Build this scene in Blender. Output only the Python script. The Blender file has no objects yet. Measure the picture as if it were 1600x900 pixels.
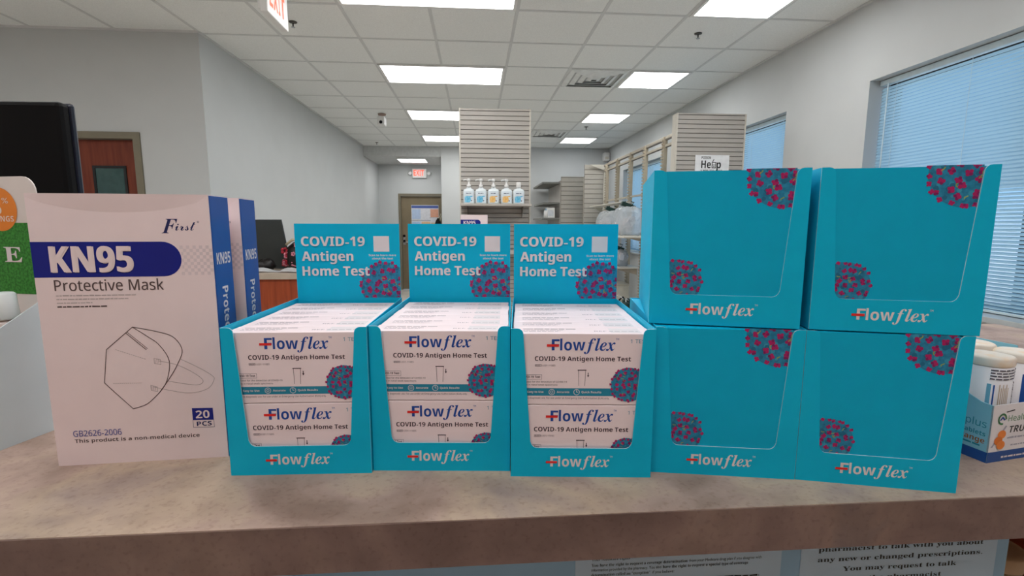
import bpy, bmesh, math, random
from mathutils import Vector, Matrix

# ------------------------------------------------------------------ camera, world, light, exposure
SC = bpy.context.scene
COL = SC.collection
CEIL, CT = 2.975, 1.23          # ceiling height, counter top height
YAW, PITCH, ROLL = 0.0745, -0.1325, 0.0018
cam = bpy.data.cameras.new('camera'); cam.sensor_width = 36; cam.lens = 36 * 754.49 / 1600
cam.clip_start = .02; cam.clip_end = 200
cam_ob = bpy.data.objects.new('camera', cam); COL.objects.link(cam_ob)
fw = Vector((math.sin(YAW) * math.cos(PITCH), math.cos(YAW) * math.cos(PITCH), math.sin(PITCH)))
rt = Vector((math.cos(YAW), -math.sin(YAW), 0)); up = rt.cross(fw)
r2 = math.cos(ROLL) * rt + math.sin(ROLL) * up; u2 = -math.sin(ROLL) * rt + math.cos(ROLL) * up
M = Matrix((r2, u2, -fw)).transposed().to_4x4(); M.translation = (0, 0, 1.5)
cam_ob.matrix_world = M
SC.camera = cam_ob

SC.view_settings.view_transform = 'Standard'
SC.view_settings.look = 'None'
SC.view_settings.gamma = 1
SC.view_settings.use_curve_mapping = False
SC.view_settings.exposure = 0.40
PANEL = 7.2                      # emission of the ceiling panels
SKY = .86                        # daylight outside
wd = bpy.data.worlds.new('sky'); SC.world = wd; wd.use_nodes = True
bgn = wd.node_tree.nodes['Background']
bgn.inputs[1].default_value = SKY
_wn = wd.node_tree.nodes; _wl = wd.node_tree.links
_wt = _wn.new('ShaderNodeTexCoord'); _wz = _wn.new('ShaderNodeSeparateXYZ'); _wr = _wn.new('ShaderNodeValToRGB'); _wm = _wn.new('ShaderNodeMapRange')
_wm.inputs['From Min'].default_value = -.35; _wm.inputs['From Max'].default_value = .35
_wr.color_ramp.elements[0].position = .42; _wr.color_ramp.elements[1].position = .62
_wr.color_ramp.elements[0].color = (.80, .92, 1.05, 1); _wr.color_ramp.elements[1].color = (.28, .60, .95, 1)
_wl.new(_wt.outputs['Generated'], _wz.inputs[0]); _wl.new(_wz.outputs['Z'], _wm.inputs['Value']); _wl.new(_wm.outputs[0], _wr.inputs['Fac']); _wl.new(_wr.outputs[0], bgn.inputs[0])

# ------------------------------------------------------------------ helpers
PI = math.pi
def lin(c): return c / 12.92 if c <= .04045 else ((c + .055) / 1.055) ** 2.4
def rgb(h): return tuple(lin(int(h[i:i + 2], 16) / 255) for i in (0, 2, 4))
MATS = {}
def mat(name, hexc, rough=.6, spec=.4, var=.05, scale=20., metal=0., emit=0., trans=0., alpha=1., bump=0., coat=0., stretch=None, hex2=None, lo=.35, hi=.65, detail=4):
    if name in MATS: return MATS[name]
    m = bpy.data.materials.new(name); m.use_nodes = True; MATS[name] = m
    nt = m.node_tree; b = nt.nodes['Principled BSDF']; c = rgb(hexc)
    b.inputs['Roughness'].default_value = rough; b.inputs['Specular IOR Level'].default_value = spec
    b.inputs['Metallic'].default_value = metal; b.inputs['Coat Weight'].default_value = coat
    b.inputs['Alpha'].default_value = alpha; b.inputs['Transmission Weight'].default_value = trans
    tc = nt.nodes.new('ShaderNodeTexCoord'); mp = nt.nodes.new('ShaderNodeMapping')
    nz = nt.nodes.new('ShaderNodeTexNoise'); nz.inputs['Scale'].default_value = scale; nz.inputs['Detail'].default_value = detail
    rp = nt.nodes.new('ShaderNodeValToRGB')
    if stretch: mp.inputs['Scale'].default_value = stretch
    nt.links.new(tc.outputs['Object'], mp.inputs[0]); nt.links.new(mp.outputs[0], nz.inputs['Vector'])
    nt.links.new(nz.outputs['Fac'], rp.inputs['Fac'])
    c2 = rgb(hex2) if hex2 else tuple(min(1, x * (1 + var)) for x in c)
    c1 = c if hex2 else tuple(x * (1 - var) for x in c)
    rp.color_ramp.elements[0].position = lo; rp.color_ramp.elements[1].position = hi
    rp.color_ramp.elements[0].color = (*c1, 1); rp.color_ramp.elements[1].color = (*c2, 1)
    nt.links.new(rp.outputs[0], b.inputs['Base Color'])
    if emit:
        b.inputs['Emission Color'].default_value = (*c, 1); b.inputs['Emission Strength'].default_value = emit
    if bump:
        bp = nt.nodes.new('ShaderNodeBump'); bp.inputs['Strength'].default_value = bump; bp.inputs['Distance'].default_value = .002
        nt.links.new(nz.outputs['Fac'], bp.inputs['Height']); nt.links.new(bp.outputs[0], b.inputs['Normal'])
    return m

def tag(o, label=None, cat=None, group=None, kind=None):
    if label: o['label'] = label
    if cat: o['category'] = cat
    if group: o['group'] = group
    if kind: o['kind'] = kind
    return o
def empty(name, loc=(0, 0, 0), rz=0):
    o = bpy.data.objects.new(name, None); COL.objects.link(o); o.location = loc; o.rotation_euler = (0, 0, rz)
    o.empty_display_size = .05
    return o
def link(name, bm, mats, parent=None, loc=(0, 0, 0), rz=0, smooth=False):
    me = bpy.data.meshes.new(name); bm.normal_update(); bm.to_mesh(me); bm.free()
    for m in (mats if isinstance(mats, (list, tuple)) else [mats]): me.materials.append(m)
    if smooth:
        for p in me.polygons: p.use_smooth = True
    o = bpy.data.objects.new(name, me); COL.objects.link(o)
    o.location = loc; o.rotation_euler = (0, 0, rz)
    if parent: o.parent = parent
    return o
def copy_tree(o, parent=None):
    c = o.copy(); COL.objects.link(c)
    if parent: c.parent = parent
    for ch in list(o.children): copy_tree(ch, c)
    return c
def BM(): return bmesh.new()
def box(bm, x0, x1, y0, y1, z0, z1, mi=0, bev=0, mx=None):
    vs = [Vector((x, y, z)) for z in (z0, z1) for y in (y0, y1) for x in (x0, x1)]
    if mx is not None: vs = [mx @ v for v in vs]
    vs = [bm.verts.new(v) for v in vs]
    fs = [bm.faces.new([vs[i] for i in f]) for f in ((0, 2, 3, 1), (4, 5, 7, 6), (0, 1, 5, 4), (2, 6, 7, 3), (0, 4, 6, 2), (1, 3, 7, 5))]
    for f in fs: f.material_index = mi
    if bev:
        es = list({e for f in fs for e in f.edges})
        bmesh.ops.bevel(bm, geom=es, offset=bev, segments=2, profile=.5, affect='EDGES', material=-1)
    return fs
def lathe(bm, prof, c=(0, 0, 0), n=24, mi=0, sx=1, sy=1, axis='Z', sq=1.):
    rings = []
    for r, z in prof:
        ring = []
        for i in range(n):
            a = 2 * PI * i / n; ca, sa = math.cos(a), math.sin(a)
            if sq != 1:
                ca = math.copysign(abs(ca) ** sq, ca); sa = math.copysign(abs(sa) ** sq, sa)
            p = (r * ca * sx, r * sa * sy, z)
            if axis == 'X': p = (p[2], p[0], p[1])
            if axis == 'Y': p = (p[0], p[2], p[1])
            ring.append(bm.verts.new((c[0] + p[0], c[1] + p[1], c[2] + p[2])))
        rings.append(ring)
    fs = []
    for a, b in zip(rings, rings[1:]):
        for i in range(n):
            f = bm.faces.new((a[i], a[(i + 1) % n], b[(i + 1) % n], b[i])); f.material_index = mi; f.smooth = True; fs.append(f)
    for ring, flip in ((rings[0], True), (rings[-1], False)):
        f = bm.faces.new(ring[::-1] if flip else ring); f.material_index = mi; fs.append(f)
    if axis == 'Y':
        for f in fs: f.normal_flip()
    return fs
def tube(bm, pts, r, n=8, mi=0):
    pts = [Vector(p) for p in pts]; rings = []
    for i, p in enumerate(pts):
        d = (pts[min(i + 1, len(pts) - 1)] - pts[max(i - 1, 0)]).normalized()
        a = d.cross(Vector((0, 0, 1)))
        if a.length < .1: a = d.cross(Vector((1, 0, 0)))
        a.normalize(); b = a.cross(d)
        rings.append([bm.verts.new(p + r * (math.cos(2 * PI * k / n) * a + math.sin(2 * PI * k / n) * b)) for k in range(n)])
    for A, B in zip(rings, rings[1:]):
        for k in range(n):
            f = bm.faces.new((A[k], B[k], B[(k + 1) % n], A[(k + 1) % n])); f.material_index = mi; f.smooth = True
    bm.faces.new(rings[0]).material_index = mi; bm.faces.new(rings[-1][::-1]).material_index = mi
def slab(bm, pts, F, t0, t1, mi=0, mi_side=None):
    # polygon pts (u,v) extruded between offsets t0 (back) and t1 (front) along the frame's normal
    ms = mi if mi_side is None else mi_side
    a = [bm.verts.new(F(u, v, t0)) for u, v in pts]; b = [bm.verts.new(F(u, v, t1)) for u, v in pts]
    fs = [bm.faces.new(a[::-1]), bm.faces.new(b)]
    for f in fs: f.material_index = mi
    n = len(pts)
    for i in range(n):
        f = bm.faces.new((a[i], a[(i + 1) % n], b[(i + 1) % n], b[i])); f.material_index = ms
    for f in fs: f.normal_update()
    bmesh.ops.triangulate(bm, faces=fs)
def poly(bm, pts, F, off, mi=0):
    if len(pts) < 3: return
    f = bm.faces.new([bm.verts.new(F(u, v, off)) for u, v in pts]); f.material_index = mi
    f.normal_update()
    if len(pts) > 4: bmesh.ops.triangulate(bm, faces=[f])
def clip(pts, cl):
    # Sutherland-Hodgman, cl = convex counter-clockwise polygon
    out = list(pts)
    for i in range(len(cl)):
        a, b = cl[i], cl[(i + 1) % len(cl)]
        def s(p): return (b[0] - a[0]) * (p[1] - a[1]) - (b[1] - a[1]) * (p[0] - a[0])
        src, out = out, []
        for k in range(len(src)):
            p, q = src[k - 1], src[k]; sp, sq_ = s(p), s(q)
            if (sp >= 0) != (sq_ >= 0):
                t = sp / (sp - sq_); out.append((p[0] + t * (q[0] - p[0]), p[1] + t * (q[1] - p[1])))
            if sq_ >= 0: out.append(q)
        if not out: return []
    return out
def circ(cx, cy, r, n=12, a0=0., ry=None):
    return [(cx + r * math.cos(a0 + 2 * PI * i / n), cy + (ry or r) * math.sin(a0 + 2 * PI * i / n)) for i in range(n)]
def rrect(x0, x1, y0, y1, r, n=4, corners=(1, 1, 1, 1)):
    out = []
    for k, (cx, cy, a0) in enumerate(((x0 + r, y0 + r, PI), (x1 - r, y0 + r, 1.5 * PI), (x1 - r, y1 - r, 0), (x0 + r, y1 - r, .5 * PI))):
        if corners[k]:
            out += [(cx + r * math.cos(a0 + i / n * PI / 2), cy + r * math.sin(a0 + i / n * PI / 2)) for i in range(n + 1)]
        else: out.append(((x0, y0), (x1, y0), (x1, y1), (x0, y1))[k])
    return out
def stroke(bm, pts, w, F, off, mi=0, closed=False):
    pts = [Vector(p) for p in pts]; n = len(pts)
    for i in range(n if closed else n - 1):
        p, q = pts[i], pts[(i + 1) % n]; d = (q - p)
        if d.length < 1e-7: continue
        d = d.normalized(); k = Vector((-d.y, d.x)) * w / 2; e = d * w * .3
        poly(bm, [tuple(p - e - k), tuple(q + e - k), tuple(q + e + k), tuple(p - e + k)], F, off, mi)
# frames: (u, v, offset) -> local point
def front(y=0., x=0., z=0.): return lambda u, v, o: Vector((x + u, y - o, z + v))        # faces -Y
def top(z=0., x=0., y=0.): return lambda u, v, o: Vector((x + u, y + v, z + o))          # faces +Z
def right(x=0., y=0., z=0.): return lambda u, v, o: Vector((x + o, y + u, z + v))        # faces +X
def left(x=0., y=0., z=0.): return lambda u, v, o: Vector((x - o, y - u, z + v))         # faces -X

def _map(s, U, L, D, special={}):
    o = ''
    for c in s:
        if c in special: o += special[c]
        elif 'A' <= c <= 'Z' and U: o += chr(U + ord(c) - 65)
        elif 'a' <= c <= 'z' and L: o += chr(L + ord(c) - 97)
        elif '0' <= c <= '9' and D: o += chr(D + ord(c) - 48)
        else: o += c
    return o
def bold(s): return _map(s, 0x1D5D4, 0x1D5EE, 0x1D7EC)
def sans(s): return _map(s, 0x1D5A0, 0x1D5BA, 0x1D7E2)
def serif(s): return _map(s, 0x1D400, 0x1D41A, 0x1D7CE)
def ital(s): return _map(s, 0x1D434, 0x1D44E, None, {'h': '\u210e'})
def bital(s): return _map(s, 0x1D468, 0x1D482, None)
def script(s): return _map(s, 0x1D4D0, 0x1D4EA, None)
_TX = {}
def glyphs(s):
    if s in _TX: return _TX[s]
    c = bpy.data.curves.new('lettering', 'FONT'); c.body = s; c.size = 1; c.resolution_u = 3
    o = bpy.data.objects.new('lettering', c); COL.objects.link(o)
    dg = bpy.context.evaluated_depsgraph_get(); ev = o.evaluated_get(dg); me = ev.to_mesh()
    V = [(v.co.x, v.co.y) for v in me.vertices]; P = [tuple(p.vertices) for p in me.polygons]
    ev.to_mesh_clear(); bpy.data.objects.remove(o); bpy.data.curves.remove(c)
    x0 = min(v[0] for v in V); x1 = max(v[0] for v in V)
    _TX[s] = ([(x - x0, y) for x, y in V], P, x1 - x0)
    return _TX[s]
def text(bm, s, F, u, v, cap, width=None, mi=0, off=.00015, align='L', em=.714, rot=0., shear=0.):
    # cap = capital height; width squeezes or stretches the line
    V, P, w = glyphs(s); k = cap / em; kx = k if width is None else width / w
    W = w * kx; du = {'L': 0, 'C': -W / 2, 'R': -W}[align]
    cr, sr = math.cos(rot), math.sin(rot); vs = []
    for x, y in V:
        a, b = x * kx + du + shear * y * k, y * k
        vs.append(bm.verts.new(F(u + a * cr - b * sr, v + a * sr + b * cr, off)))
    for p in P:
        try: f = bm.faces.new([vs[i] for i in p])
        except ValueError: continue
        f.normal_update()
        f.material_index = mi
def dashes(bm, F, u0, u1, v, h, rnd, mi=0, off=.00015, fill=.8):
    u = u0
    while u < u1:
        w = min(rnd.uniform(1.2, 5) * h, u1 - u)
        poly(bm, [(u, v), (u + w, v), (u + w, v + h * rnd.uniform(.75, 1.1)), (u, v + h * rnd.uniform(.75, 1.1))], F, off, mi)
        u += w + h * (.35 + (1 - fill))
def virus(bm, F, cx, cy, r, cl, seed, off=.0001):
    rnd = random.Random(seed)
    def C(p): return clip(p, cl) if cl else p
    poly(bm, C(circ(cx, cy, r, 36)), F, off, 0)
    for i in range(46):
        a = rnd.uniform(0, 2 * PI); d = r * math.sqrt(rnd.random()) * .93; s = r * rnd.uniform(.04, .10)
        poly(bm, C(circ(cx + d * math.cos(a), cy + d * math.sin(a), s, 7, a)), F, off + .00002 + i * 5e-7, rnd.choice((1, 1, 2)))
    spots = []
    for k in range(26):
        a = 2 * PI * k / 26 + rnd.uniform(-.1, .1); spots.append((a, rnd.uniform(.90, 1.03), .8))
    for k in range(14): spots.append((2 * PI * k / 14 + rnd.uniform(-.2, .2), rnd.uniform(.62, .74), 1.05))
    for k in range(8): spots.append((2 * PI * k / 8 + rnd.uniform(-.3, .3), rnd.uniform(.28, .42), 1.1))
    spots.append((0, .03, 1.1))
    for n, (a, d, s) in enumerate(spots):
        x, y = cx + r * d * math.cos(a), cy + r * d * math.sin(a); q = r * .056 * s; b0 = rnd.uniform(0, 6)
        for j in range(5):
            b = b0 + j * 2 * PI / 4.4
            poly(bm, C(circ(x + q * math.cos(b) * (j > 0), y + q * math.sin(b) * (j > 0), q * rnd.uniform(.75, 1.05), 8, b)), F, off + .00006 + (n * 5 + j) * 2e-7, 3 if rnd.random() < .75 else 4)
    for k in range(8):
        a = rnd.uniform(0, 6.28); d = rnd.uniform(.15, .8) * r; x, y = cx + d * math.cos(a), cy + d * math.sin(a); b = rnd.uniform(0, PI)
        for j in range(3):
            x2, y2 = x + r * .05 * math.cos(b), y + r * .05 * math.sin(b)
            kx, ky = -math.sin(b) * r * .016, math.cos(b) * r * .016
            poly(bm, C([(x - kx, y - ky), (x2 - kx, y2 - ky), (x2 + kx, y2 + ky), (x + kx, y + ky)]), F, off + .00012 + k * 1e-6 + j * 2e-7, 5)
            x, y = x2, y2; b += rnd.uniform(-1.4, 1.4)
def virus_mats(): return [mat('virus_blue', '1e7fa4', .5, var=.18, scale=260), mat('virus_dark_blue', '176788', .5), mat('virus_pale_blue', '3392b0', .5), mat('virus_magenta', 'a8175f', .5), mat('virus_purple', '7c175a', .5), mat('virus_olive', '8fa052', .5)]
# ------------------------------------------------------------------ materials of the room
WALL = mat('wall_paint', 'c7caca', .8, .2, .015, 3)
CEILM = mat('ceiling_tile', 'eceeec', .9, .1, .05, 180, bump=.15)
GRID = mat('ceiling_grid', 'd3d5d4', .6, .3, .02)
FLOOR = mat('floor_vinyl', 'd8d0c4', .4, .4, .08, 4)
TAUPE = mat('taupe_metal', '7d7664', .5, .4, .05, 8)
CHERRY = mat('cherry_wood', '8a3a1c', .45, .4, scale=6, stretch=(6, 6, .5), hex2='a34a26')
SLAT = mat('greige_laminate', 'b6b1aa', .45, .4, .03, 9)
GROOVE = mat('slat_groove', '77716a', .7, .2)
CREAM = mat('cream_metal', 'd5d0c4', .45, .4, .03)
BLACKP = mat('black_plastic', '070709', .6, .15, .1)
WHITEP = mat('white_plastic', 'e6e6e4', .4, .4, .02)
CHROME = mat('chrome', 'b8b8b8', .25, .5, .02, metal=1)
DIFF = mat('light_panel', 'ffffff', .5, emit=PANEL, var=0)

# ------------------------------------------------------------------ room shell
RW, LW, AW, BW, HW = 2.64, -2.14, 4.15, 9.65, 11.1     # right wall, inner left wall, wall with wooden door, back wall, hallway end
GX, GY, G = -.9177, 4.798, .6096
XL, YF = -5.2, -2.5
def S(name, bm, m, **k): return tag(link(name, bm, m, **k), kind='structure')
b = BM(); box(b, XL - .3, RW + .3, YF - .3, HW + .3, -.1, 0); S('floor', b, FLOOR)
b = BM(); box(b, XL, RW, YF, BW + .1, CEIL, CEIL + .1); S('ceiling', b, CEILM)
b = BM(); box(b, LW, -.66, BW + .05, HW, 2.785, CEIL + .1); S('ceiling_hall', b, mat('soffit_paint', 'c9cbca', .85, .2))
b = BM(); box(b, XL - .15, LW, AW, AW + .15, 2.21, CEIL); box(b, XL - .15, -3.65, AW, AW + .15, 0, 2.21); box(b, -2.64, LW, AW, AW + .15, 0, 2.21); S('wall_front', b, WALL)
b = BM(); box(b, LW - .15, LW, AW + .15, HW, 0, CEIL); S('wall_inner', b, WALL)
b = BM(); box(b, XL - .15, XL, YF, AW, 0, CEIL); S('wall_left', b, WALL)
b = BM(); box(b, XL - .15, RW + .15, YF - .15, YF, 0, CEIL); S('wall_rear', b, mat('rear_wall_tan', 'c09a80', .7, .2, .05, 4))  # unseen wall, tan chosen for its warm bounce onto the counter goods
b = BM(); box(b, -.66, RW, BW, BW + .15, 0, CEIL); S('wall_back', b, WALL)
b = BM(); box(b, -.66, -.51, BW + .15, HW, 0, 2.785); S('wall_hall_side', b, WALL)
HD0, HD1, HDT = -1.72, -.735, 2.16       # hallway door frame, outer
b = BM(); box(b, LW - .15, HD0, HW, HW + .15, 0, CEIL); box(b, HD1, -.51, HW, HW + .15, 0, CEIL); box(b, HD0, HD1, HW, HW + .15, HDT, CEIL); S('wall_hall', b, WALL)
WZ0, WZ1 = 1.03, 2.45
WINS = [(1.35, 3.2), (4.08, 5.93), (6.81, 8.66)]
b = BM(); ys = [YF] + [y for w in WINS for y in w] + [BW + .15]
for i in range(0, len(ys), 2): box(b, RW, RW + .22, ys[i], ys[i + 1], 0, CEIL)
for y0, y1 in WINS: box(b, RW, RW + .22, y0, y1, 0, WZ0); box(b, RW, RW + .22, y0, y1, WZ1, CEIL)
S('wall_right', b, WALL)
# ceiling grid
b = BM(); w = .012
x = GX
while x - G > XL: x -= G
while x < RW:
    box(b, x - w, x + w, YF, BW, CEIL - .003, CEIL + .001); x += G
y = GY
while y - G > YF: y -= G
while y < BW:
    box(b, XL, RW, y - w, y + w, CEIL - .0032, CEIL + .001); y += G
S('trim_1', b, GRID)
# wall angle where the ceiling meets the walls
b = BM(); t = .02
box(b, XL, LW, AW - t, AW, CEIL - .012, CEIL); box(b, LW, LW + t, AW, BW, CEIL - .012, CEIL); box(b, RW - t, RW, YF, BW, CEIL - .012, CEIL); box(b, -.66, RW - t, BW - t, BW, CEIL - .012, CEIL)
S('trim_2', b, GRID)
# baseboards
BB = mat('baseboard_vinyl', '4a453f', .6)
b = BM(); box(b, LW, LW + .01, AW, HW, 0, .1); S('baseboard_inner', b, BB)
b = BM(); box(b, -.66, RW, BW - .01, BW, 0, .1); S('baseboard_back', b, BB)
b = BM(); box(b, RW - .01, RW, YF, BW - .01, 0, .1); S('baseboard_right', b, BB)

# windows with blinds
GLASS = bpy.data.materials.new('window_glass'); GLASS.use_nodes = True
nt = GLASS.node_tree; nt.nodes.clear()
_o = nt.nodes.new('ShaderNodeOutputMaterial'); _m = nt.nodes.new('ShaderNodeMixShader'); _t = nt.nodes.new('ShaderNodeBsdfTransparent'); _g = nt.nodes.new('ShaderNodeBsdfGlossy')
_g.inputs['Roughness'].default_value = .02; _m.inputs[0].default_value = .06; _t.inputs[0].default_value = (.93, .97, 1, 1)
nt.links.new(_t.outputs[0], _m.inputs[1]); nt.links.new(_g.outputs[0], _m.inputs[2]); nt.links.new(_m.outputs[0], _o.inputs[0])
BLIND = bpy.data.materials.new('blind_slat'); BLIND.use_nodes = True
nt = BLIND.node_tree; nt.nodes.clear()
_o = nt.nodes.new('ShaderNodeOutputMaterial'); _m = nt.nodes.new('ShaderNodeMixShader'); _d = nt.nodes.new('ShaderNodeBsdfDiffuse'); _t = nt.nodes.new('ShaderNodeBsdfTranslucent')
_n = nt.nodes.new('ShaderNodeTexNoise'); _n.inputs['Scale'].default_value = 8; _r = nt.nodes.new('ShaderNodeValToRGB')
_r.color_ramp.elements[0].color = (*rgb('b4d4e4'), 1); _r.color_ramp.elements[1].color = (*rgb('bedcea'), 1)
nt.links.new(_n.outputs['Fac'], _r.inputs['Fac']); nt.links.new(_r.outputs[0], _d.inputs[0]); nt.links.new(_r.outputs[0], _t.inputs[0])
_m.inputs[0].default_value = .45
nt.links.new(_d.outputs[0], _m.inputs[1]); nt.links.new(_t.outputs[0], _m.inputs[2]); nt.links.new(_m.outputs[0], _o.inputs[0])
FRAME = mat('window_frame_bronze', '3b3632', .5)
SILL = mat('sill_laminate', 'aeb4b6', .4)
BWHITE = mat('blind_rail', 'c9dbe2', .45)
names = ['white mini blind over the near right window, above the tablet carton', 'white mini blind on the middle window beside the poison help endcap', 'white mini blind on the farthest right window behind the bare shelf uprights']
for i, (y0, y1) in enumerate(WINS):
    w = tag(empty('window_%d' % (i + 1), (RW + .15, (y0 + y1) / 2, WZ0)), kind='structure'); h = WZ1 - WZ0; hy = (y1 - y0) / 2
    b = BM()
    for a in ((-hy, -hy + .045, 0, h), (hy - .045, hy, 0, h), (-.02, .02, 0, h)): box(b, 0, .05, a[0], a[1], a[2], a[3])
    box(b, 0, .05, -hy, hy, 0, .045); box(b, 0, .05, -hy, hy, h - .045, h); link('window_frame', b, FRAME, w)
    b = BM(); box(b, .02, .026, -hy + .045, -.02, .045, h - .045); box(b, .02, .026, .02, hy - .045, .045, h - .045); link('window_glass', b, GLASS, w)
    b = BM(); box(b, -.19, 0, -hy, hy, -.03, .002, bev=.004); link('window_sill', b, SILL, w)
    # the blind: slats, head rail, bottom rail, cords
    r = tag(empty('window_blind', (RW + .085, (y0 + y1) / 2, WZ0 + .004)), names[i], 'window blind')
    b = BM(); n = 66; z0, z1 = .03, h - .045
    for k in range(n):
        z = z0 + (z1 - z0) * k / n; a = math.radians(62 if k > 30 else 38); c, s = .0125 * math.cos(a), .0125 * math.sin(a)
        mid = .002
        v = [b.verts.new(p) for p in ((-c, -hy + .015, z - s), (-c, hy - .015, z - s), (-mid, hy - .015, z + mid), (-mid, -hy + .015, z + mid), (c, hy - .015, z + s), (c, -hy + .015, z + s))]
        b.faces.new((v[0], v[1], v[2], v[3])).smooth = True; b.faces.new((v[3], v[2], v[4], v[5])).smooth = True
    link('slats', b, BLIND, r)
    b = BM(); box(b, -.02, .02, -hy + .01, hy - .01, h - .042, h - .008, bev=.003); link('head_rail', b, BWHITE, r)
    b = BM(); box(b, -.013, .013, -hy + .015, hy - .015, .002, .016, bev=.003); link('bottom_rail', b, BWHITE, r)
    b = BM()
    for yy in (-hy + .14, -hy * .33, hy * .33, hy - .14):
        box(b, -.0155, -.014, yy - .001, yy + .001, .01, h - .03)
    link('ladder_cord', b, BWHITE, r)
    b = BM(); tube(b, [(-.03, hy - .09, h - .04), (-.032, hy - .09, .55)], .004); link('tilt_wand', b, BWHITE, r)

# ------------------------------------------------------------------ ceiling fittings
def ceil_light(cx, cy, nx, label, z=CEIL, group=None):
    r = tag(empty('ceiling_light', (cx, cy, z)), label, 'ceiling light', group)
    hx, hy = nx * G / 2 - .012, G / 2 - .012
    b = BM(); t = .022
    for a in ((-hx, hx, -hy, -hy + t), (-hx, hx, hy - t, hy), (-hx, -hx + t, -hy + t, hy - t), (hx - t, hx, -hy + t, hy - t)): box(b, *a, -.012, -.0005)
    link('frame', b, WHITEP, r)
    b = BM(); box(b, -hx + t, hx - t, -hy + t, hy - t, -.008, -.002); link('diffuser', b, DIFF, r)
    return r
def cell(i, j, nx): return GX + (i + nx / 2) * G, GY + (j + .5) * G
ll = ['long panel light cut by the top edge of the photo, left row', 'long panel light in left row, second from the front, fully in view', 'long panel light in left row, third, half hidden by slatwall endcap top', 'long panel light in left row, farthest one, just left of slatwall endcap']
rl = ['square panel light cut by the top edge of the photo, right row', 'square panel light right of the near ceiling vent', 'square panel light in right row, third from the front', 'square panel light in right row, farthest, beside the far ceiling vent']
for k, j in enumerate((-3, 0, 3, 6)):
    ceil_light(*cell(0, j, 2), 2, ll[k], group='panel lights in the shop ceiling'); ceil_light(*cell(4, j, 1), 1, rl[k], group='panel lights in the shop ceiling')
ceil_light(-1.28, 10.3, 1, 'square panel light on the lower hallway ceiling near the far exit sign', 2.785)
for j in (-6, -9):
    for i, nx in ((0, 2), (4, 1), (-6, 2), (-3, 2)) if j == -6 else ((0, 2), (4, 1), (-6, 2)):  # left cells are unseen panels added to brighten the left wall and ceiling
        ceil_light(*cell(i, j, nx), nx, 'unseen panel light in the ceiling, left ones added for brightness', group='panel lights behind the camera')
def vent(i, j, label):
    cx, cy = cell(i, j, 1); r = tag(empty('ceiling_vent', (cx, cy, CEIL)), label, 'air vent', 'ceiling vents')
    b = BM(); box(b, -.28, .28, -.28, .28, -.004, -.001); link('backing', b, mat('vent_shadow', 'bcc0c0', .8), r)
    for k in range(4):
        b = BM(); s = .285 - k * .072; t = .042
        for a in ((-1, 0), (1, 0), (0, -1), (0, 1)):
            # sloping louvre ring
            if a[0]: P = [(a[0] * s, -s, -.006), (a[0] * s, s, -.006), (a[0] * (s - t), s - t, -.022), (a[0] * (s - t), -s + t, -.022)]
            else: P = [(-s, a[1] * s, -.006), (s, a[1] * s, -.006), (s - t, a[1] * (s - t), -.022), (-s + t, a[1] * (s - t), -.022)]
            lo = [b.verts.new(p) for p in P]; hi = [b.verts.new((p[0], p[1], p[2] + .003)) for p in P]
            b.faces.new(lo); b.faces.new(hi[::-1])
            for q in range(4): b.faces.new((lo[q], hi[q], hi[(q + 1) % 4], lo[(q + 1) % 4]))
        bmesh.ops.recalc_face_normals(b, faces=b.faces[:])
        link('louvre', b, mat('vent_metal', 'e4e7e6', .5, .4), r)
vent(3, 0, 'square louvred ceiling vent left of the square panel light'); vent(3, 5, 'small far ceiling vent just right of the slatwall endcap top')
def sprinkler(x, y, label, z=CEIL, k=1.):
    r = tag(empty('fire_sprinkler', (x, y, z)), label, 'sprinkler', 'ceiling sprinklers')
    b = BM(); lathe(b, [(.030, -.001), (.028, -.006), (.010, -.010)][::-1], n=16); link('escutcheon', b, mat('sprinkler_bronze', '55524e', .4, metal=.6), r)
    b = BM(); lathe(b, [(.015, -.04), (.015, -.037), (.005, -.034), (.005, -.010)], n=12)
    link('deflector', b, CHROME, r)
sprinkler(-1.335, 3.905, 'ceiling sprinkler right of the near hanging exit sign'); sprinkler(1.743, 3.879, 'ceiling sprinkler at upper right, between the two nearest square lights')
sprinkler(1.701, 7.56, 'tiny far ceiling sprinkler between the two farthest square lights'); sprinkler(-1.80, 9.3, 'tiny ceiling sprinkler at the end of the left wall')
# bullet camera under the ceiling, dome camera, corner sensor
r = tag(empty('security_camera', (-1.26, 6.93, CEIL)), 'small white security camera under the ceiling near the left wall', 'security camera')
b = BM(); lathe(b, [(.05, -.02), (.055, -.001)], n=16); link('mount', b, mat('camera_base', 'b59a8c', .5), r)
b = BM(); box(b, -.05, .05, -.10, .05, -.16, -.05, bev=.012); link('housing', b, WHITEP, r)
b = BM(); lathe(b, [(.016, -.106), (.022, -.10)], (0, 0, -.125), n=14, axis='Y'); link('lens', b, BLACKP, r)
r = tag(empty('dome_camera', (2.50, 3.08, CEIL)), 'black dome camera on the ceiling at the top edge beside the right wall', 'security camera')
b = BM(); lathe(b, [(.06, -.012), (.065, -.001)], n=20); link('base_ring', b, WHITEP, r)
b = BM(); lathe(b, [(.004, -.062), (.03, -.055), (.047, -.035), (.052, -.012)], n=20); link('dome', b, BLACKP, r)
r = tag(empty('motion_sensor', (2.56, 9.56, 2.72)), 'small white motion sensor in the far right corner under the ceiling', 'sensor')
b = BM(); box(b, -.06, .07, -.05, .08, 0, .16, bev=.02); link('housing', b, WHITEP, r)
b = BM(); box(b, -.035, .035, -.056, -.049, .03, .08, bev=.004); link('lens', b, CREAM, r)

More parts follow.
